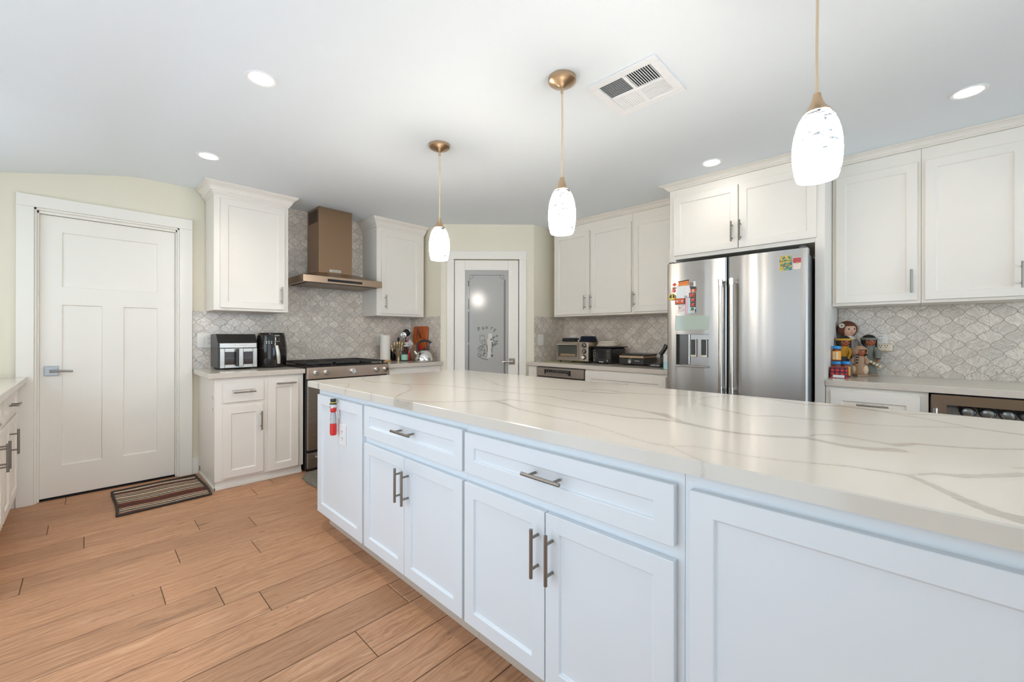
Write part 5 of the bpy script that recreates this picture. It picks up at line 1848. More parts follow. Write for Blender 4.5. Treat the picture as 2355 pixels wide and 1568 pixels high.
mb.tube([(kx + 0.042, ky - 0.036, CT + 0.21), (kx + 0.044, ky - 0.038, CT + 0.185), (kx + 0.036, ky - 0.030, CT + 0.115)], [0.004, 0.004, 0.004], 8)
mb.build('handle', M['black'], t)

# ------------------------------------------------------------------ appliances left of the refrigerator
MX = 3.62
tag(MB().box(3.475, 3.98, 2.50, 2.88, CT + 0.0004, CT + 0.005).build('glass_cutting_board', mat('green_tinted_glass', (0.36, 0.36, 0.16), 0.12), bevel=0.001), 'flat green-edged glass board under the toaster oven', 'cutting board')
t = thing('toaster_oven', 'silver toaster oven with three round knobs and glass door', 'toaster oven', (3.78, 2.61, CT))
TO = FE(MX)
z0, z1 = CT + 0.018, CT + 0.222
MB().box(MX, 3.93, 2.402, 2.815, z0, z1).build('housing', brushed('toaster_oven_steel', (0.60, 0.50, 0.40), 0.28, 'y'), t, bevel=0.006, segs=2)
mb = MB()
for y in (2.43, 2.79):
    for x in (3.66, 3.90):
        mb.lathe((x, y, CT + 0.0052), [(0.012, 0), (0.012, 0.0135)], 12)
mb.build('feet', M['black'], t)
dr = MB()
da, db, dz0, dz1 = 2.512, 2.806, z0 + 0.012, z1 - 0.012
dr.fbox(TO, da, da + 0.022, dz0, dz1, -0.001, 0.010)
dr.fbox(TO, db - 0.022, db, dz0, dz1, -0.001, 0.010)
dr.fbox(TO, da + 0.022, db - 0.022, dz0, dz0 + 0.032, -0.001, 0.010)
dr.fbox(TO, da + 0.022, db - 0.022, dz1 - 0.022, dz1, -0.001, 0.010)
dr = dr.build('door', M['steel_h'], t, smooth=False)
MB().fbox(TO, da + 0.022, db - 0.022, dz0 + 0.032, dz1 - 0.022, 0.0015, 0.006).build('window', mat('oven_glass_grey', (0.10, 0.10, 0.085), 0.07), dr)
mb = MB().fbox(TO, da + 0.05, db - 0.05, dz0 + 0.040, dz0 + 0.062, 0.0055, 0.0066)
mb.build('crumb_tray', mat('tray_tan', (0.34, 0.22, 0.12), 0.4), dr)
mb = MB()
mb.tube([TO(da + 0.012, dz1 - 0.016, 0.034), TO(db - 0.012, dz1 - 0.016, 0.034)], 0.0085, 12)
for y in (da + 0.03, db - 0.03):
    mb.tube([TO(y, dz1 - 0.016, 0.008), TO(y, dz1 - 0.016, 0.034)], 0.005, 8)
mb.build('handle', M['chrome'], dr)
for w in (z0 + 0.168, z0 + 0.106, z0 + 0.044):
    mb = MB()
    mb.tube([TO(2.452, w, 0.0), TO(2.452, w, 0.006)], 0.026, 24)
    kb = mb.build('knob', M['black'], t)
    MB().tube([TO(2.452, w, 0.006), TO(2.452, w, 0.021), TO(2.452, w, 0.024)], [0.0185, 0.0175, 0.015], 22).build('knob_cap', M['chrome'], kb)
mb = MB()
for i in range(3):
    mb.box(3.66 + i * 0.02, 3.668 + i * 0.02, 2.4012, 2.4022, z0 + 0.03, z1 - 0.04)
mb.build('side_vents', M['dark'], t)


def folded(label, name, x, y, z, sx, sy, h, m, rot=0, n=2, cat='oven mitt', seed=1):
    mb = MB()
    rr2 = random.Random(seed)
    for i in range(n):
        hh = h / n
        a, b_ = sx / 2 * (1 - 0.10 * i), sy / 2 * (1 - 0.07 * i)
        zz = z + i * hh + 0.0006
        mb.M4 = Matrix.Translation((x + rr2.uniform(-.006, .006), y + rr2.uniform(-.01, .01), zz)) @ Matrix.Rotation(R(rot + rr2.uniform(-8, 8)), 4, 'Z')
        k = 18
        ring = []
        for q in range(k):
            an = 2 * PI * q / k
            cx_, sy_ = math.cos(an), math.sin(an)
            ring.append((a * abs(cx_) ** 0.55 * (1 if cx_ > 0 else -1), b_ * abs(sy_) ** 0.55 * (1 if sy_ > 0 else -1)))
        vs, fs = [], []
        lv = [(0.9, 0.0), (1.0, 0.3), (1.0, 0.6), (0.93, 0.86), (0.7, 1.0)]
        for s_, zf in lv:
            vs += [(p[0] * s_, p[1] * s_, hh * zf * (1 + 0.10 * math.sin(5 * j + seed))) for j, p in enumerate(ring)]
        for r_ in range(len(lv) - 1):
            fs += [(r_ * k + q, r_ * k + (q + 1) % k, (r_ + 1) * k + (q + 1) % k, (r_ + 1) * k + q) for q in range(k)]
        fs += [tuple(range(k - 1, -1, -1)), tuple((len(lv) - 1) * k + q for q in range(k))]
        mb.add(vs, fs)
    return tag(mb.build(name, m), label, cat)


folded('charcoal quilted mitt lying on the left of the toaster oven', 'oven_mitt', 3.74, 2.70, z1, 0.15, 0.19, 0.040, M['charcloth'], 8, 2, seed=2)
tag(MB().box(3.72, 3.78, 2.575, 2.605, z1 + 0.0006, z1 + 0.02).build('napkin_ring', M['cloth'], bevel=0.004), 'small beige block between the two dark mitts on the toaster oven', 'block')
folded('navy quilted mitt lying on the right of the toaster oven', 'oven_mitt', 3.74, 2.475, z1, 0.15, 0.19, 0.060, M['navy'], -10, 3, seed=5)

t = thing('toaster', 'black four-slot toaster with two rows of silver buttons', 'toaster', (3.83, 2.27, CT))
tx0, ty0, ty1, tz1 = 3.675, 2.165, 2.388, 1.060
MB().box(tx0, 3.975, ty0, ty1, CT + 0.008, tz1).build('housing', M['black'], t, bevel=0.022, segs=4)
TS = FE(tx0)
fp = MB().fbox(TS, ty0 + 0.012, ty1 - 0.012, CT + 0.012, tz1 - 0.016, -0.001, 0.005).build('front_panel', M['blackg'], t, bevel=0.003)
MB().fbox(TS, 2.243, 2.312, CT + 0.055, tz1 - 0.022, 0.0045, 0.0062).build('lever_track', M['dark'], fp)
mb = MB()
for yc in (2.358, 2.195):
    for i in range(5):
        mb.fbox(TS, yc - 0.016, yc - 0.004, CT + 0.058 + i * 0.018, CT + 0.066 + i * 0.018, 0.0045, 0.0068)
        mb.fbox(TS, yc + 0.004, yc + 0.016, CT + 0.058 + i * 0.018, CT + 0.066 + i * 0.018, 0.0045, 0.0068)
mb.build('buttons', M['nickel'], fp)
mb = MB()
for yc in (2.355, 2.2):
    mb.tube([TS(yc, CT + 0.036, 0.004), TS(yc, CT + 0.036, 0.014)], 0.011, 16)
mb.build('dial', M['nickel'], fp)
MB().fbox(TS, 2.252, 2.303, CT + 0.016, CT + 0.024, 0.0045, 0.0062).build('badge', M['text_l'], fp)
mb = MB()
for y in (ty0 + 0.03, ty1 - 0.03):
    for x in (3.70, 3.95):
        mb.lathe((x, y, CT + 0.0004), [(0.010, 0), (0.010, 0.012)], 10)
mb.build('feet', M['black'], t)
tag(MB().box(3.67, 3.96, 2.135, 2.435, tz1 + 0.0006, tz1 + 0.010).build('baking_tray', M['black'], bevel=0.004), 'flat black tray lying on top of the black toaster', 'tray')
folded('pile of folded cream cloths on the tray over the toaster', 'folded_cloth', 3.81, 2.285, tz1 + 0.010, 0.17, 0.245, 0.055, M['cloth'], 4, 4, 'cloth', seed=9)

t = thing('contact_grill', 'low black contact grill with tan lid band and silver dial', 'grill', (3.80, 1.94, CT))
GX = 3.66
GF = FE(GX)
g0, g1 = 1.805, 2.072
MB().box(GX, 3.95, g0, g1, CT + 0.008, CT + 0.070).build('base', M['black'], t, bevel=0.012, segs=3)
MB().box(GX + 0.002, 3.94, g0 + 0.004, g1 - 0.004, CT + 0.071, CT + 0.095).build('lid_band', mat('lid_tan_metal', (0.50, 0.36, 0.23), 0.28, 0.9), t, bevel=0.004, segs=2)
MB().box(GX + 0.025, 3.97, g0 - 0.02, g1 - 0.01, CT + 0.0955, CT + 0.112).build('lid', M['black'], t, bevel=0.006, segs=2)
MB().box(3.90, 3.95, g1 - 0.03, g1 + 0.006, CT + 0.06, CT + 0.105).build('hinge', M['black'], t, bevel=0.004)
mb = MB()
mb.tube([GF(1.944, CT + 0.040, 0.0), GF(1.944, CT + 0.040, 0.016)], [0.017, 0.015], 20)
mb.build('dial', M['chrome'], t)
mb = MB()
mb.tube([GF(1.944 + 0.026 * math.cos(q), CT + 0.040 + 0.026 * math.sin(q), 0.0005) for q in np.linspace(R(120), R(-60) , 14)], 0.0015, 6)
for i in range(6):
    mb.fbox(GF, 1.895 - i * 0.008, 1.900 - i * 0.008, CT + 0.043, CT + 0.048, -0.0005, 0.0006)
mb.build('dial_marks', M['text_l'], t)
mb = MB()
for y in (g0 + 0.03, g1 - 0.03):
    for x in (3.69, 3.92):
        mb.lathe((x, y, CT + 0.0004), [(0.012, 0), (0.012, 0.010)], 10)
mb.build('feet', M['black'], t)

t = thing('can_opener', 'black electric opener with slanted arm beside the refrigerator', 'can opener', (3.68, 1.65, CT))
CX = 3.60
CF = FE(CX)
MB().box(CX, 3.74, 1.62, 1.722, CT + 0.0004, CT + 0.034).build('base', M['black'], t, bevel=0.006, segs=2)
text('badge_lettering', 'HAMILTON', CF, 1.671, CT + 0.018, 0.0004, 0.016, M['text_l'], t, sgn=-1)
MB().box(3.66, 3.735, 1.575, 1.65, CT + 0.0342, CT + 0.10).build('column', M['black'], t, bevel=0.008, segs=2)
mb = MB()
mb.tube([(3.68, 1.665, CT + 0.100), (3.69, 1.62, CT + 0.165), (3.70, 1.605, CT + 0.205)], [0.020, 0.018, 0.022], 12)
mb.build('arm', M['black'], t)
mb = MB()
mb.tube([(3.662, 1.66, CT + 0.105), (3.650, 1.66, CT + 0.105)], 0.018, 18)
mb.build('pivot', M['nickel'], t)
MB().box(3.66, 3.72, 1.56, 1.70, CT + 0.0965, CT + 0.108).build('shelf', M['black'], t, bevel=0.003)
tag(MB().tube([(3.66, 1.80, CT + 0.10), (3.62, 1.79, CT + 0.085), (3.60, 1.765, CT + 0.06), (3.61, 1.745, CT + 0.03), (3.63, 1.735, CT + 0.0075), (3.66, 1.765, CT + 0.005)], 0.004, 8).build('power_cord', M['black']), 'black cord looping down between the grill and the opener', 'cord')
mb = MB(Matrix.Translation((3.86, 1.66, CT + 0.0006)) @ Matrix.Rotation(R(8), 4, 'X'))
mb.box(-0.02, 0.02, -0.035, 0.035, 0, 0.20)
tag(mb.build('carton', M['cloth'], bevel=0.002), 'beige carton standing behind the black opener', 'carton')
t = thing('tissue_carton', 'white and pale blue carton against the refrigerator side', 'carton', (3.49, 1.50, CT))
MB().box(3.455, 3.53, 1.452, 1.528, CT + 0.0004, CT + 0.130).build('box', M['aqua'], t, bevel=0.0015)
MB().box(3.4543, 3.455, 1.454, 1.526, CT + 0.002, CT + 0.066).build('printed_band', M['carton_blue'], t)

# ------------------------------------------------------------------ dolls and jars on the right counter
t = thing('plaid_tin', 'red and black plaid box under the blue lidded jars', 'box', (3.62, 0.35, CT))
MB().box(3.555, 3.655, 0.305, 0.396, CT + 0.0004, CT + 0.074).build('box', M['plaid'], t, bevel=0.002)
MB().box(3.5542, 3.555, 0.318, 0.380, CT + 0.004, CT + 0.022).build('white_panel', M['paper'], t)


def jar(label, x, y, z, h=0.108):
    t = thing('spread_jar', label, 'jar', (x, y, z), 'blue lidded jars')
    r = 0.0255
    MB().lathe((x, y, z), [(r * 0.9, 0.0006), (r, 0.004), (r, h * 0.74), (r * 0.84, h * 0.83), (0, h * 0.832)], 26, cap1=False).build('body', M['jarfill'], t)
    lb = MB().lathe((x, y, z), [(r + 0.0005, h * 0.10), (r + 0.0005, h * 0.68)], 26, cap0=False, cap1=False).build('paper_label', M['labelo'], t)
    mb = MB()
    for k_ in range(2):
        a0 = R(205 - 42 * k_ * 1.0)
        pts = []
        for q in range(5):
            an = a0 - R(7) * q
            pts.append((x + (r + 0.0009) * math.cos(an), y + (r + 0.0009) * math.sin(an)))
        for (xa, ya), (xb, yb) in zip(pts, pts[1:]):
            mb.add([(xa, ya, z + h * 0.14), (xb, yb, z + h * 0.14), (xb, yb, z + h * 0.62), (xa, ya, z + h * 0.62)], [(0, 1, 2, 3)])
    mb.build('label_panel', M['labelc'], lb)
    MB().lathe((x, y, z), [(r * 0.80, h * 0.833), (r * 0.99, h * 0.835), (r * 0.99, h * 0.985), (r * 0.94, h), (0, h)], 26, cap1=False).build('lid', M['bluecap'], t)


jar('blue lidded jar standing behind the plaid box, on the left', 3.692, 0.374, CT)
jar('blue lidded jar standing behind the plaid box, on the right', 3.725, 0.326, CT)
jar('blue lidded jar stacked on top of the left jar, highest of the three', 3.692, 0.374, CT + 0.1082)


def sphere_dir(c, r, yaw, pit, k=1.0):
    return (c[0] + r * k * math.cos(yaw) * math.cos(pit), c[1] + r * k * math.sin(yaw) * math.cos(pit), c[2] + r * k * math.sin(pit))


def doll_face(head, c, r, yaw, skin, eye=None):
    """eyes, nose and mouth on a round head looking along yaw"""
    mb = MB()
    for s in (-1, 1):
        p = sphere_dir(c, r, yaw + s * 0.38, 0.02, 0.97)
        mb.ball(p, r * 0.11, r * 0.11, r * 0.09, 10, 6)
    mb.build('eye', M['dark'], head)
    mb = MB()
    mb.ball(sphere_dir(c, r, yaw, -0.20, 0.99), r * 0.11, r * 0.11, r * 0.10, 10, 6)
    mb.build('nose', skin, head)
    mb = MB()
    mb.tube([sphere_dir(c, r, yaw + a, -0.52 - 0.04 * math.cos(a * 6), 0.985) for a in (-0.2, -0.1, 0, 0.1, 0.2)], r * 0.045, 6)
    mb.build('mouth', M['red'], head)


def cap_hair(c, r, yaw, m, parent, open_half=0.85, low=-0.75, fringe=0.42, name='hair'):
    """hair shell covering the head except a face opening around yaw"""
    vs, fs = [], []
    NA, NP = 36, 16
    for i in range(NP + 1):
        for j in range(NA):
            a = 2 * PI * j / NA
            da = (a - yaw + PI) % (2 * PI) - PI
            lo = fringe if abs(da) < open_half else low
            e = min(1, max(0, (abs(da) - open_half) / 0.25))
            lo = fringe * (1 - e) + low * e if abs(da) >= open_half else fringe
            pt = lo + (PI / 2 - lo) * i / NP
            vs.append(sphere_dir(c, r, a, pt))
    for i in range(NP):
        for j in range(NA):
            k = (j + 1) % NA
            fs.append((i * NA + j, i * NA + k, (i + 1) * NA + k, (i + 1) * NA + j))
    mb = MB()
    mb.add(vs, fs)
    inner = [tuple(Vector(c) + (Vector(p) - Vector(c)) * 0.90) for p in vs[:NA]]
    mb.add(vs[:NA] + inner, [(j, (j + 1) % NA, (j + 1) % NA + NA, j + NA) for j in range(NA)])
    return mb.build(name, m, parent)


def band(c, r, z, h, m, parent, name='headband', sx=1.0):
    return MB().lathe((c[0], c[1], z), [(r, 0), (r + 0.0015, h * 0.2), (r + 0.0015, h * 0.8), (r, h), (r - 0.003, h), (r - 0.003, 0), (r, 0)], 32, cap0=False, cap1=False).build(name, m, parent)


def braid(p0, p1, m, parent, r=0.009):
    mb = MB()
    n = 7
    for i in range(n):
        f = i / (n - 1)
        p = tuple(a + (b_ - a) * f for a, b_ in zip(p0, p1))
        mb.ball(p, r * (1 - 0.2 * f), r * (1 - 0.2 * f), r * 0.95, 10, 6)
    return mb.build('braid', m, parent)


M['wood_s'] = mat('doll_stand_wood', (0.36, 0.24, 0.15), 0.55, var=0.12, vscale=60)
# big doll, auburn bob, grey dress, looking to the right of the picture
bx, by, bz = 3.985, 0.340, CT
t = thing('doll', 'tallest doll with auburn bobbed hair and grey dress, behind the other dolls', 'doll', (bx, by, bz))
MB().lathe((bx, by, bz + 0.0006), [(0.058, 0), (0.060, 0.01), (0.058, 0.10), (0.052, 0.17), (0.045, 0.22), (0.052, 0.25), (0.040, 0.275), (0.020, 0.287), (0.017, 0.30)], 30, sx=1.0, sy=1.0).build('dress', M['dress_g'], t)
for sgn_ in (-1, 1):
    mb = MB()
    ox, oy = -0.03 * sgn_ * 0.4, (0.038 if sgn_ > 0 else 0.05) * sgn_
    mb.tube([(bx + ox, by + oy * 0.7, bz + 0.258), (bx + ox - 0.012, by + oy * 0.98, bz + 0.225), (bx + ox - 0.022, by + oy * 1.0, bz + 0.175)], [0.020, 0.024, 0.014], 12)
    mb.build('sleeve', M['dress_g'], t)
MB().lathe((bx, by, bz), [(0.042, 0.268), (0.052, 0.262), (0.050, 0.272), (0.026, 0.292), (0.022, 0.290)], 26, cap0=False, cap1=False).build('collar', M['cloth'], t)
hc = (bx - 0.004, by - 0.002, bz + 0.338)
yaw = R(215)
hd_ = MB().ball(hc, 0.050, 0.050, 0.056, 24, 16).build('head', M['skin'], t)
doll_face(hd_, hc, 0.051, yaw, M['skin'])
cap_hair((hc[0] + 0.004, hc[1] + 0.004, hc[2] + 0.002), 0.061, yaw, M['hair_b'], t, 0.72, -0.95, 0.40)
mb = MB()
rc = sphere_dir(hc, 0.066, R(150), 0.42)
for rr3 in (0.008, 0.015):
    mb.tube([(rc[0] + 0.3 * rr3 * math.cos(q), rc[1] + rr3 * math.cos(q), rc[2] + rr3 * math.sin(q)) for q in np.linspace(0, 2 * PI, 15)], 0.0035, 7)
mb.build('hair_bow', M['cloth'], t)

# doll with mustard headband and bodice
bx, by = 3.868, 0.352
t = thing('doll', 'doll with mustard headband and bodice, behind the stacked jars', 'doll', (bx, by, bz))
MB().lathe((bx, by, bz + 0.0006), [(0.034, 0), (0.036, 0.004), (0.036, 0.012), (0.032, 0.014)], 26).build('stand', M['wood_l'], t)
MB().lathe((bx, by, bz), [(0.034, 0.0145), (0.036, 0.02), (0.035, 0.08), (0.031, 0.125), (0.028, 0.14)], 26).build('skirt', M['slate'], t)
MB().lathe((bx, by, bz), [(0.031, 0.138), (0.034, 0.165), (0.034, 0.195), (0.022, 0.215), (0.012, 0.222)], 26).build('bodice', M['yellow'], t)
for s in (-1, 1):
    mb = MB()
    mb.tube([(bx - 0.006, by + 0.032 * s, bz + 0.198), (bx - 0.022, by + 0.044 * s, bz + 0.165), (bx - 0.042, by + 0.036 * s, bz + 0.135)], [0.011, 0.010, 0.008], 10)
    mb.ball((bx - 0.047, by + 0.035 * s, bz + 0.130), 0.009, 0.009, 0.009, 10, 6)
    mb.build('arm', M['yellow'], t)
hc = (bx, by, bz + 0.247)
yaw = R(212)
hd_ = MB().ball(hc, 0.040, 0.040, 0.042, 22, 14).build('head', M['skin_d'], t)
doll_face(hd_, hc, 0.041, yaw, M['skin_d'])
cap_hair(hc, 0.0455, yaw, M['hair_k'], t, 0.72, -0.7, 0.55)
band(hc, 0.0462, hc[2] + 0.008, 0.014, M['yellow'], t)
braid(sphere_dir(hc, 0.044, yaw + 1.05, -0.5), (bx - 0.022, by - 0.046, bz + 0.12), M['hair_k'], t)
braid(sphere_dir(hc, 0.044, yaw - 1.05, -0.5), (bx - 0.036, by + 0.030, bz + 0.12), M['hair_k'], t)

# doll in furs
bx, by = 3.815, 0.255
t = thing('doll', 'small doll in a tan fur hood and cream fur coat, front centre', 'doll', (bx, by, bz))
mb = MB(Matrix.Translation((bx, by, bz + 0.0006)) @ Matrix.Rotation(R(35), 4, 'Z'))
mb.box(-0.030, 0.030, -0.034, 0.034, 0, 0.014)
mb.build('stand', M['wood_s'], t, bevel=0.002)
MB().lathe((bx, by, bz), [(0.036, 0.0148), (0.044, 0.03), (0.043, 0.07), (0.034, 0.11), (0.028, 0.14), (0.012, 0.15)], 26).build('coat', M['fur'], t)
for s in (-1, 1):
    mb = MB()
    mb.ball((bx - 0.018, by + 0.026 * s, bz + 0.050), 0.022, 0.021, 0.034, 14, 9)
    mb.build('fur_panel', M['fur_l'], t)
    mb = MB()
    mb.tube([(bx - 0.004, by + 0.026 * s, bz + 0.138), (bx - 0.018, by + 0.040 * s, bz + 0.115), (bx - 0.030, by + 0.036 * s, bz + 0.092)], [0.011, 0.012, 0.010], 10)
    mb.build('arm', M['fur'], t)
hc = (bx, by, bz + 0.176)
hd_ = MB().ball(hc, 0.032, 0.032, 0.033, 20, 13).build('head', M['skin_d'], t)
doll_face(hd_, hc, 0.033, R(214), M['skin_d'])
hood = cap_hair(hc, 0.043, R(214), M['fur'], t, 0.75, -0.9, 0.42, 'fur_hood')
for s in (-1, 1):
    p = sphere_dir(hc, 0.041, R(214) + s * 0.95, -0.55)
    braid(p, (p[0] - 0.008, p[1], bz + 0.10), M['hair_k'], t, 0.007)
    mb = MB()
    for k_ in range(3):
        f = (k_ + 0.5) / 3
        z = p[2] + (bz + 0.10 - p[2]) * f
        mb.tube([(p[0] - 0.0085 - 0.004 * f, p[1] - 0.005, z - 0.002), (p[0] - 0.009 - 0.004 * f, p[1] + 0.004, z + 0.003)], 0.0018, 6)
    mb.build('braid_wrap', M['white'], t)

# doll with grey headband carrying a basket
bx, by = 3.958, 0.216
t = thing('doll', 'doll with grey headband and grey-green suede dress, nearest the plug adapter', 'doll', (bx, by, bz))
mb = MB(Matrix.Translation((bx, by, bz + 0.0006)) @ Matrix.Rotation(R(20), 4, 'Z'))
mb.box(-0.038, 0.038, -0.045, 0.045, 0, 0.016)
mb.build('stand', M['wood_s'], t, bevel=0.002)
MB().lathe((bx, by, bz), [(0.044, 0.0168), (0.047, 0.03), (0.043, 0.10), (0.033, 0.15), (0.034, 0.20), (0.022, 0.222), (0.012, 0.228)], 26).build('dress', M['suede'], t)
for s in (-1, 1):
    mb = MB()
    mb.tube([(bx - 0.006, by + 0.032 * s, bz + 0.203), (bx - 0.020, by + 0.050 * s, bz + 0.165), (bx - 0.036, by + 0.050 * s, bz + 0.125)], [0.014, 0.019, 0.018], 10)
    mb.build('sleeve', M['suede'], t)
    mb = MB()
    mb.ball((bx - 0.042, by + 0.050 * s, bz + 0.112), 0.010, 0.010, 0.011, 10, 6)
    mb.build('hand', M['skin_d'], t)
mb = MB(Matrix.Translation((bx - 0.050, by - 0.028, bz + 0.092)) @ Matrix.Rotation(R(-58), 4, 'X'))
mb.lathe((0, 0, 0), [(0.010, -0.045), (0.010, 0.045)], 16)
mb.build('bundle', M['labelc'], t)
mb = MB(Matrix.Translation((bx - 0.050, by - 0.028, bz + 0.092)) @ Matrix.Rotation(R(-58), 4, 'X'))
for k_ in range(4):
    mb.tube([(0.0104 * math.cos(q), 0.0104 * math.sin(q), -0.032 + 0.02 * k_) for q in np.linspace(0, 2 * PI, 15)], 0.0016, 6)
mb.build('bundle_stripe', M['dark'], t)
hc = (bx, by, bz + 0.252)
yaw = R(206)
hd_ = MB().ball(hc, 0.041, 0.041, 0.042, 22, 14).build('head', M['skin_d'], t)
doll_face(hd_, hc, 0.042, yaw, M['skin_d'])
cap_hair(hc, 0.0465, yaw, M['hair_k'], t, 0.72, -0.7, 0.55)
band(hc, 0.0472, hc[2] + 0.008, 0.015, M['suede'], t)
mb = MB(Matrix.Translation(sphere_dir(hc, 0.049, yaw + 1.9, 0.35)) @ Matrix.Rotation(R(-12), 4, 'X'))
mb.prism([(0, -0.008, -0.01), (0, 0.008, -0.01), (0, 0.006, 0.03), (0, -0.002, 0.044), (0, -0.008, 0.03)], (0.003, 0, 0))
mb.build('feather', M['cloth'], t)
braid(sphere_dir(hc, 0.045, yaw + 1.05, -0.5), (bx - 0.028, by - 0.048, bz + 0.135), M['hair_k'], t)
braid(sphere_dir(hc, 0.045, yaw - 1.05, -0.5), (bx - 0.030, by + 0.030, bz + 0.16), M['hair_k'], t)

# ------------------------------------------------------------------ refrigerator magnets and papers
MG = FE(FXF + 0.075)


def magnet(name, label, y0, y1, z0, z1, m, d=0.0765, cat='magnet', rot=0.0, th=0.0):
    c = ((y0 + y1) / 2, (z0 + z1) / 2)
    cr, sr = math.cos(rot), math.sin(rot)
    ps = []
    for a, b_ in ((y0, z0), (y1, z0), (y1, z1), (y0, z1)):
        a2, b2 = a - c[0], b_ - c[1]
        ps.append((c[0] + a2 * cr - b2 * sr, c[1] + a2 * sr + b2 * cr))
    mb = MB()
    mb.prism([MG(a, b_, 0.066) for a, b_ in ps], (-(d - 0.066), 0, 0))
    return tag(mb.build(name, m, smooth=False), label, cat)


def detail(o, name, y0, y1, z0, z1, m, d):
    return MB().fbox(MG, y0, y1, z0, z1, d - 0.003, d + 0.0006).build(name, m, o, smooth=False)


o = magnet('paper_note', 'pale sheet of paper in the middle of the magnet cluster', 1.246, 1.312, 1.472, 1.575, M['paper'], 0.0752, 'paper')
o = magnet('paper_note', 'white paper with small pink prints, right of the pale sheet', 1.205, 1.2455, 1.478, 1.566, M['polaroid'], 0.0754, 'paper')
text('printed_word', 'ME', MG, 1.238, 1.483, 0.0756, 0.018, M['navy'], o, sgn=-1)
o = magnet('instant_photo', 'instant photo at the top right of the magnet cluster', 1.166, 1.214, 1.550, 1.594, M['polaroid'], 0.0750, 'photo')
detail(o, 'picture', 1.182, 1.208, 1.562, 1.589, M['photo'], 0.0750)
o = magnet('instant_photo', 'instant photo with a wide white border at the bottom left of the cluster', 1.246, 1.299, 1.349, 1.424, M['polaroid'], 0.0752, 'photo')
detail(o, 'picture', 1.251, 1.294, 1.367, 1.421, M['print_c'], 0.0752)
magnet('paper_strip', 'pink paper strip hanging in the magnet cluster', 1.222, 1.241, 1.352, 1.4715, M['pinkp'], 0.0752, 'paper')
magnet('paper_strip', 'pale blue paper strip beside the pink one', 1.203, 1.221, 1.353, 1.4715, M['bluep'], 0.0752, 'paper')
o = magnet('orange_magnet', 'orange sign magnet with dark top edge, highest of the cluster', 1.216, 1.295, 1.568, 1.606, M['orange'], 0.0790, rot=R(-5))
MB().prism([MG(a, b_, 0.0785) for a, b_ in [(1.294, 1.597), (1.215, 1.604), (1.2155, 1.611), (1.2945, 1.603)]], (-0.001, 0, 0)).build('top_edge', M['navy'], o)
mb = MB()
for i in range(8):
    mb.fbox(MG, 1.285 - i * 0.0085 - 0.004, 1.285 - i * 0.0085, 1.580 + i * 0.0006, 1.592 + i * 0.0006, 0.0785, 0.0795)
mb.build('lettering', mat('orange_letters', (0.50, 0.17, 0.03), 0.5), o)
t = thing('leaf_magnet', 'small red leaf magnet at the left of the cluster', 'magnet', MG(1.328, 1.581, 0.07))
mb = MB()
lf = [(0, -0.014), (0.003, -0.007), (0.012, -0.008), (0.010, -0.002), (0.016, 0.004), (0.009, 0.005), (0.007, 0.010), (0.003, 0.006), (0, 0.016), (-0.003, 0.006), (-0.007, 0.010), (-0.009, 0.005), (-0.016, 0.004), (-0.010, -0.002), (-0.012, -0.008), (-0.003, -0.007)]
mb.prism([MG(1.328 + a, 1.581 + b_, 0.066) for a, b_ in lf], (-0.0105, 0, 0))
mb.build('leaf', M['red'], t)
o = tag(MB().fbox(MG, 1.312, 1.345, 1.549, 1.561, 0.066, 0.0765).build('script_magnet', mat('terracotta_magnet', (0.42, 0.17, 0.10), 0.5), bevel=0.003), 'little terracotta script magnet under the red leaf', 'magnet')


def disc(name, label, y, z, r, m, ring=None):
    mb = MB()
    mb.tube([MG(y, z, 0.066), MG(y, z, 0.0772)], r, 26)
    o = tag(mb.build(name, m), label, 'magnet')
    if ring:
        mb = MB()
        mb.tube([MG(y + r * 0.90 * math.cos(q), z + r * 0.90 * math.sin(q), 0.0772) for q in np.linspace(0, 2 * PI, 31)], r * 0.09, 6)
        mb.build('ring', ring, o)
    return o


o = disc('round_magnet', 'small round red magnet left of the pale sheet', 1.3335, 1.5345, 0.0135, M['red'])
mb = MB()
mb.tube([MG(1.3335 + 0.006 * math.cos(q), 1.5345 + 0.006 * math.sin(q), 0.0774) for q in np.linspace(0, 2 * PI, 15)], 0.001, 6)
mb.build('emblem', M['polaroid'], o)
o = disc('round_magnet', 'round black and yellow magnet at the lower left of the cluster', 1.344, 1.4845, 0.0262, M['magnet_k'], M['magnet_y'])
mb = MB()
mb.prism([MG(a, b_, 0.0772) for a, b_ in [(1.348, 1.472), (1.338, 1.472), (1.340, 1.512), (1.3445, 1.520), (1.347, 1.512)]], (-0.0012, 0, 0))
mb.prism([MG(1.344 + 0.021 * math.cos(q), 1.4845 + 0.021 * math.sin(q), 0.0772) for q in np.linspace(R(200), R(340), 9)], (-0.0008, 0, 0))
mb.build('emblem', M['magnet_y'], o)
o = magnet('figure_magnet', 'magnet of a dark hat over a red bearded face, right of the papers', 1.162, 1.202, 1.514, 1.5495, M['magnet_o'], 0.0785)
MB().prism([MG(a, b_, 0.078) for a, b_ in [(1.205, 1.535), (1.160, 1.537), (1.162, 1.552), (1.178, 1.553), (1.184, 1.560), (1.190, 1.553), (1.212, 1.561), (1.203, 1.545)]], (-0.002, 0, 0)).build('hat', M['magnet_k'], o)
MB().tube([MG(1.183, 1.5285, 0.078), MG(1.183, 1.5285, 0.081)], 0.007, 14).build('face', M['skin'], o)
MB().fbox(MG, 1.178, 1.188, 1.514, 1.520, 0.078, 0.0800).build('beard', M['paper'], o)
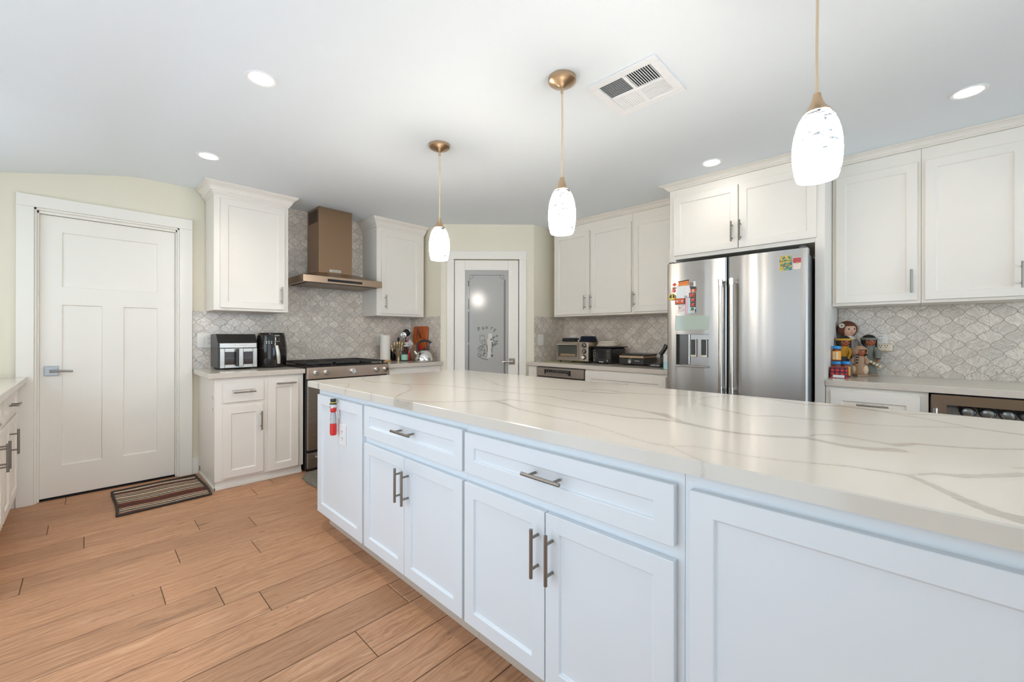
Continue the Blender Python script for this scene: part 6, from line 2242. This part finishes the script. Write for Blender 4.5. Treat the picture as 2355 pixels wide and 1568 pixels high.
for lb, z0_, z1_ in (('topmost dark framed picture magnet in the column at the right of the cluster', 1.472, 1.508), ('middle dark framed picture magnet in the column at the right of the cluster', 1.435, 1.4705), ('lowest dark framed picture magnet in the column at the right of the cluster', 1.399, 1.4335)):
    w = 0.0 if z0_ > 1.46 else -0.009
    o = magnet('picture_magnet', lb, 1.165, 1.213 + w, z0_, z1_, M['magnet_k'], 0.0785)
    detail(o, 'picture', 1.171, 1.207 + w, z0_ + 0.006, z1_ - 0.006, M['print_r'], 0.0785)
o = magnet('picture_magnet', 'red picture magnet with dark right edge, left side of the cluster', 1.243, 1.321, 1.4245, 1.471, M['magnet_k'], 0.0785)
detail(o, 'picture', 1.250, 1.320, 1.429, 1.470, M['magnet_o'], 0.0785)
mb = MB()
for i, y in enumerate((1.304, 1.284, 1.266)):
    mb.tube([MG(y, 1.450 + 0.002 * (i % 2), 0.0792), MG(y, 1.450, 0.0799)], 0.0065, 12)
mb.build('figures', M['bluep'], o)
o = magnet('figure_magnet', 'magnet of a green hat over a pale face at the bottom right of the cluster', 1.163, 1.200, 1.357, 1.396, M['bluep'], 0.0780)
MB().prism([MG(a, b_, 0.0775) for a, b_ in [(1.204, 1.374), (1.172, 1.375), (1.172, 1.379), (1.177, 1.380), (1.178, 1.394), (1.197, 1.394), (1.198, 1.379), (1.204, 1.378)]], (-0.0015, 0, 0)).build('hat', M['magnet_g'], o)
MB().tube([MG(1.186, 1.367, 0.0775), MG(1.186, 1.367, 0.0795)], 0.0075, 14).build('face', M['skin'], o)
MB().fbox(MG, 1.163, 1.169, 1.357, 1.385, 0.0775, 0.0788).build('dark_edge', M['magnet_k'], o)

o = magnet('block_magnet', 'large yellow and blue patterned magnet at the top right of the refrigerator', 0.556, 0.624, 1.612, 1.708, M['print_y'], 0.0755)
mb = MB()
for z in (1.675, 1.652):
    mb.fbox(MG, 0.556, 0.624, z - 0.0015, z + 0.0015, 0.075, 0.0760)
mb.fbox(MG, 0.566, 0.612, 1.640, 1.644, 0.075, 0.0760)
mb.build('dark_lines', M['magnet_k'], o)
t = thing('can_shaped_magnet', 'small red and cream can shaped magnet at the top right refrigerator corner', 'magnet', MG(0.528, 1.614, 0.07))
mb = MB()
mb.prism([MG(a, b_, 0.064) for a, b_ in [(0.549, 1.618), (0.541, 1.614), (0.528, 1.6125), (0.515, 1.614), (0.507, 1.618), (0.507, 1.690), (0.549, 1.690)]], (-0.0095, 0, 0))
mb.build('lower_half', mat('cream_magnet', (0.72, 0.62, 0.54), 0.5), t)
MB().prism([MG(a, b_, 0.070) for a, b_ in [(0.5495, 1.656), (0.528, 1.653), (0.5065, 1.656), (0.5065, 1.688), (0.5495, 1.688)]], (-0.0045, 0, 0)).build('upper_half', mat('can_red', (0.46, 0.05, 0.06), 0.5), t)
MB().tube([MG(0.528, 1.654, 0.0735), MG(0.528, 1.654, 0.0752)], 0.006, 14).build('seal', M['gold'], t)

# ------------------------------------------------------------------ island end: snowman bottle
t = thing('snowman_bottle', 'snowman topped bottle with red base hanging on the island end panel', 'bottle', (0.9575, 2.312, 0.624))
sx_, sy_ = 0.9575, 2.312
MB().lathe((sx_, sy_, 0), [(0.014, 0.6245), (0.0165, 0.627), (0.0180, 0.64), (0.0175, 0.688), (0.0150, 0.690)], 22).build('red_base', M['red'], t)
MB().lathe((sx_, sy_, 0), [(0.0165, 0.6905), (0.0165, 0.715), (0.0135, 0.745), (0.011, 0.752)], 22).build('clear_bottle', mat('clear_plastic', (0.72, 0.74, 0.75), 0.08, trans=0.6), t)
MB().lathe((sx_, sy_, 0), [(0.013, 0.7525), (0.0165, 0.758), (0.0165, 0.768), (0.012, 0.774)], 20).build('scarf', M['red'], t)
hd_ = MB().ball((sx_, sy_, 0.786), 0.0165, 0.0165, 0.0165, 18, 12).build('head', M['white'], t)
mb = MB()
for s in (-1, 1):
    mb.ball((sx_ - 0.0150, sy_ + 0.006 * s, 0.789), 0.002, 0.002, 0.002, 8, 5)
mb.build('eye', M['dark'], hd_)
MB().tube([(sx_ - 0.016, sy_, 0.785), (sx_ - 0.026, sy_, 0.784)], [0.002, 0.0004], 8).build('nose', M['orange'], hd_)
for s in (-1, 1):
    MB().ball((sx_ - 0.004, sy_ + 0.021 * s, 0.776), 0.006, 0.006, 0.006, 10, 7).build('mitten', M['red'] if s < 0 else M['black'], t)
ht = MB().lathe((sx_, sy_, 0), [(0.021, 0.798), (0.021, 0.8005), (0.0150, 0.801), (0.0160, 0.826), (0, 0.826)], 22, cap1=False).build('hat', M['black'], t)
MB().lathe((sx_, sy_, 0), [(0.0153, 0.8035), (0.0156, 0.809)], 22, cap0=False, cap1=False).build('hat_band', M['magnet_y'], ht)
MB().tube([(sx_ + 0.012, sy_ - 0.010, 0.76), (0.9800, sy_ - 0.022, 0.72), (0.9805, sy_ - 0.012, 0.79), (0.982, sy_, 0.80)], 0.0012, 6).build('loop', M['white'], t)
MB().box(0.972, 0.9829, sy_ - 0.008, sy_ + 0.008, 0.758, 0.800).build('hook', M['white'], t)

# ------------------------------------------------------------------ rugs
mb = MB()
nx_, ny_ = 26, 24
vs, fs = [], []
for j in range(ny_ + 1):
    for i in range(nx_ + 1):
        a, b_ = i / nx_, j / ny_
        x = 0.140 + 0.500 * a + 0.006 * math.sin(b_ * 5)
        y = 3.690 + 0.590 * b_ + 0.03 * a * b_ + 0.02 * a * (1 - b_)
        vs.append((x, y, 0.009 + 0.0025 * math.sin(a * 9 + b_ * 3) * (1 - abs(2 * b_ - 1) * 0.3) + 0.0012 * math.sin(b_ * 150)))
for j in range(ny_):
    for i in range(nx_):
        k = j * (nx_ + 1) + i
        fs.append((k, k + 1, k + nx_ + 2, k + nx_ + 1))
o_ = MB()
o_.add(vs, fs)
t = thing('door_mat', 'striped brown, cream and rust woven mat in front of the white door', 'rug', (0.39, 3.99, 0))
wm = o_.build('woven_field', M['doormat'], t)
mb = MB()
edge = [vs[i] for i in range(nx_ + 1)] + [vs[j * (nx_ + 1) + nx_] for j in range(1, ny_ + 1)] + [vs[ny_ * (nx_ + 1) + i] for i in range(nx_ - 1, -1, -1)] + [vs[j * (nx_ + 1)] for j in range(ny_ - 1, -1, -1)]
sides = [[vs[j * (nx_ + 1) + nx_] for j in range(ny_ + 1)], [vs[j * (nx_ + 1)] for j in range(ny_ + 1)], [vs[ny_ * (nx_ + 1) + i] for i in range(nx_ + 1)], [vs[i] for i in range(nx_ + 1)]]
for k_, s_ in enumerate(sides):
    mb.tube([(p[0], p[1], 0.0085) for p in s_], 0.0082 if k_ < 3 else 0.006, 8)
mb.build('bound_edge', mat('mat_binding', (0.045, 0.036, 0.032), 0.9), t)
rng_ = random.Random(4)
mb = MB()
c0 = [(1.228, 3.46), (1.236, 3.585), (1.29, 3.672), (1.40, 3.69), (2.10, 3.69), (2.10, 3.02), (1.36, 3.02), (1.27, 3.10), (1.235, 3.25)]
cv_ = []
for i in range(len(c0)):
    a, b_ = c0[i], c0[(i + 1) % len(c0)]
    for k_ in range(6):
        f = k_ / 6
        cv_.append((a[0] + (b_[0] - a[0]) * f + rng_.uniform(-.004, .004), a[1] + (b_[1] - a[1]) * f + rng_.uniform(-.004, .004)))
n_ = len(cv_)
cx_, cy_ = 1.7, 3.36
lv = [(1.0, 0.0008), (1.006, 0.012), (0.985, 0.022), (0.96, 0.026)] + [(0.96 - 0.08 * i, 0.026) for i in range(1, 12)]
vs, fs = [], []
for s_, z in lv:
    for p in cv_:
        vs.append((cx_ + (p[0] - cx_) * s_, cy_ + (p[1] - cy_) * s_, z + (rng_.uniform(-.004, .004) if z > 0.01 else 0)))
for r_ in range(len(lv) - 1):
    for i in range(n_):
        fs.append((r_ * n_ + i, r_ * n_ + (i + 1) % n_, (r_ + 1) * n_ + (i + 1) % n_, (r_ + 1) * n_ + i))
fs.append(tuple((len(lv) - 1) * n_ + i for i in range(n_)))
fs.append(tuple(range(n_ - 1, -1, -1)))
mb.add(vs, fs)
tag(mb.build('shag_rug', M['shag']), 'small grey shag rug on the floor in front of the gas range', 'rug')

for k_ in list(bpy.data.objects):
    if 'W' in k_:
        del k_['W']
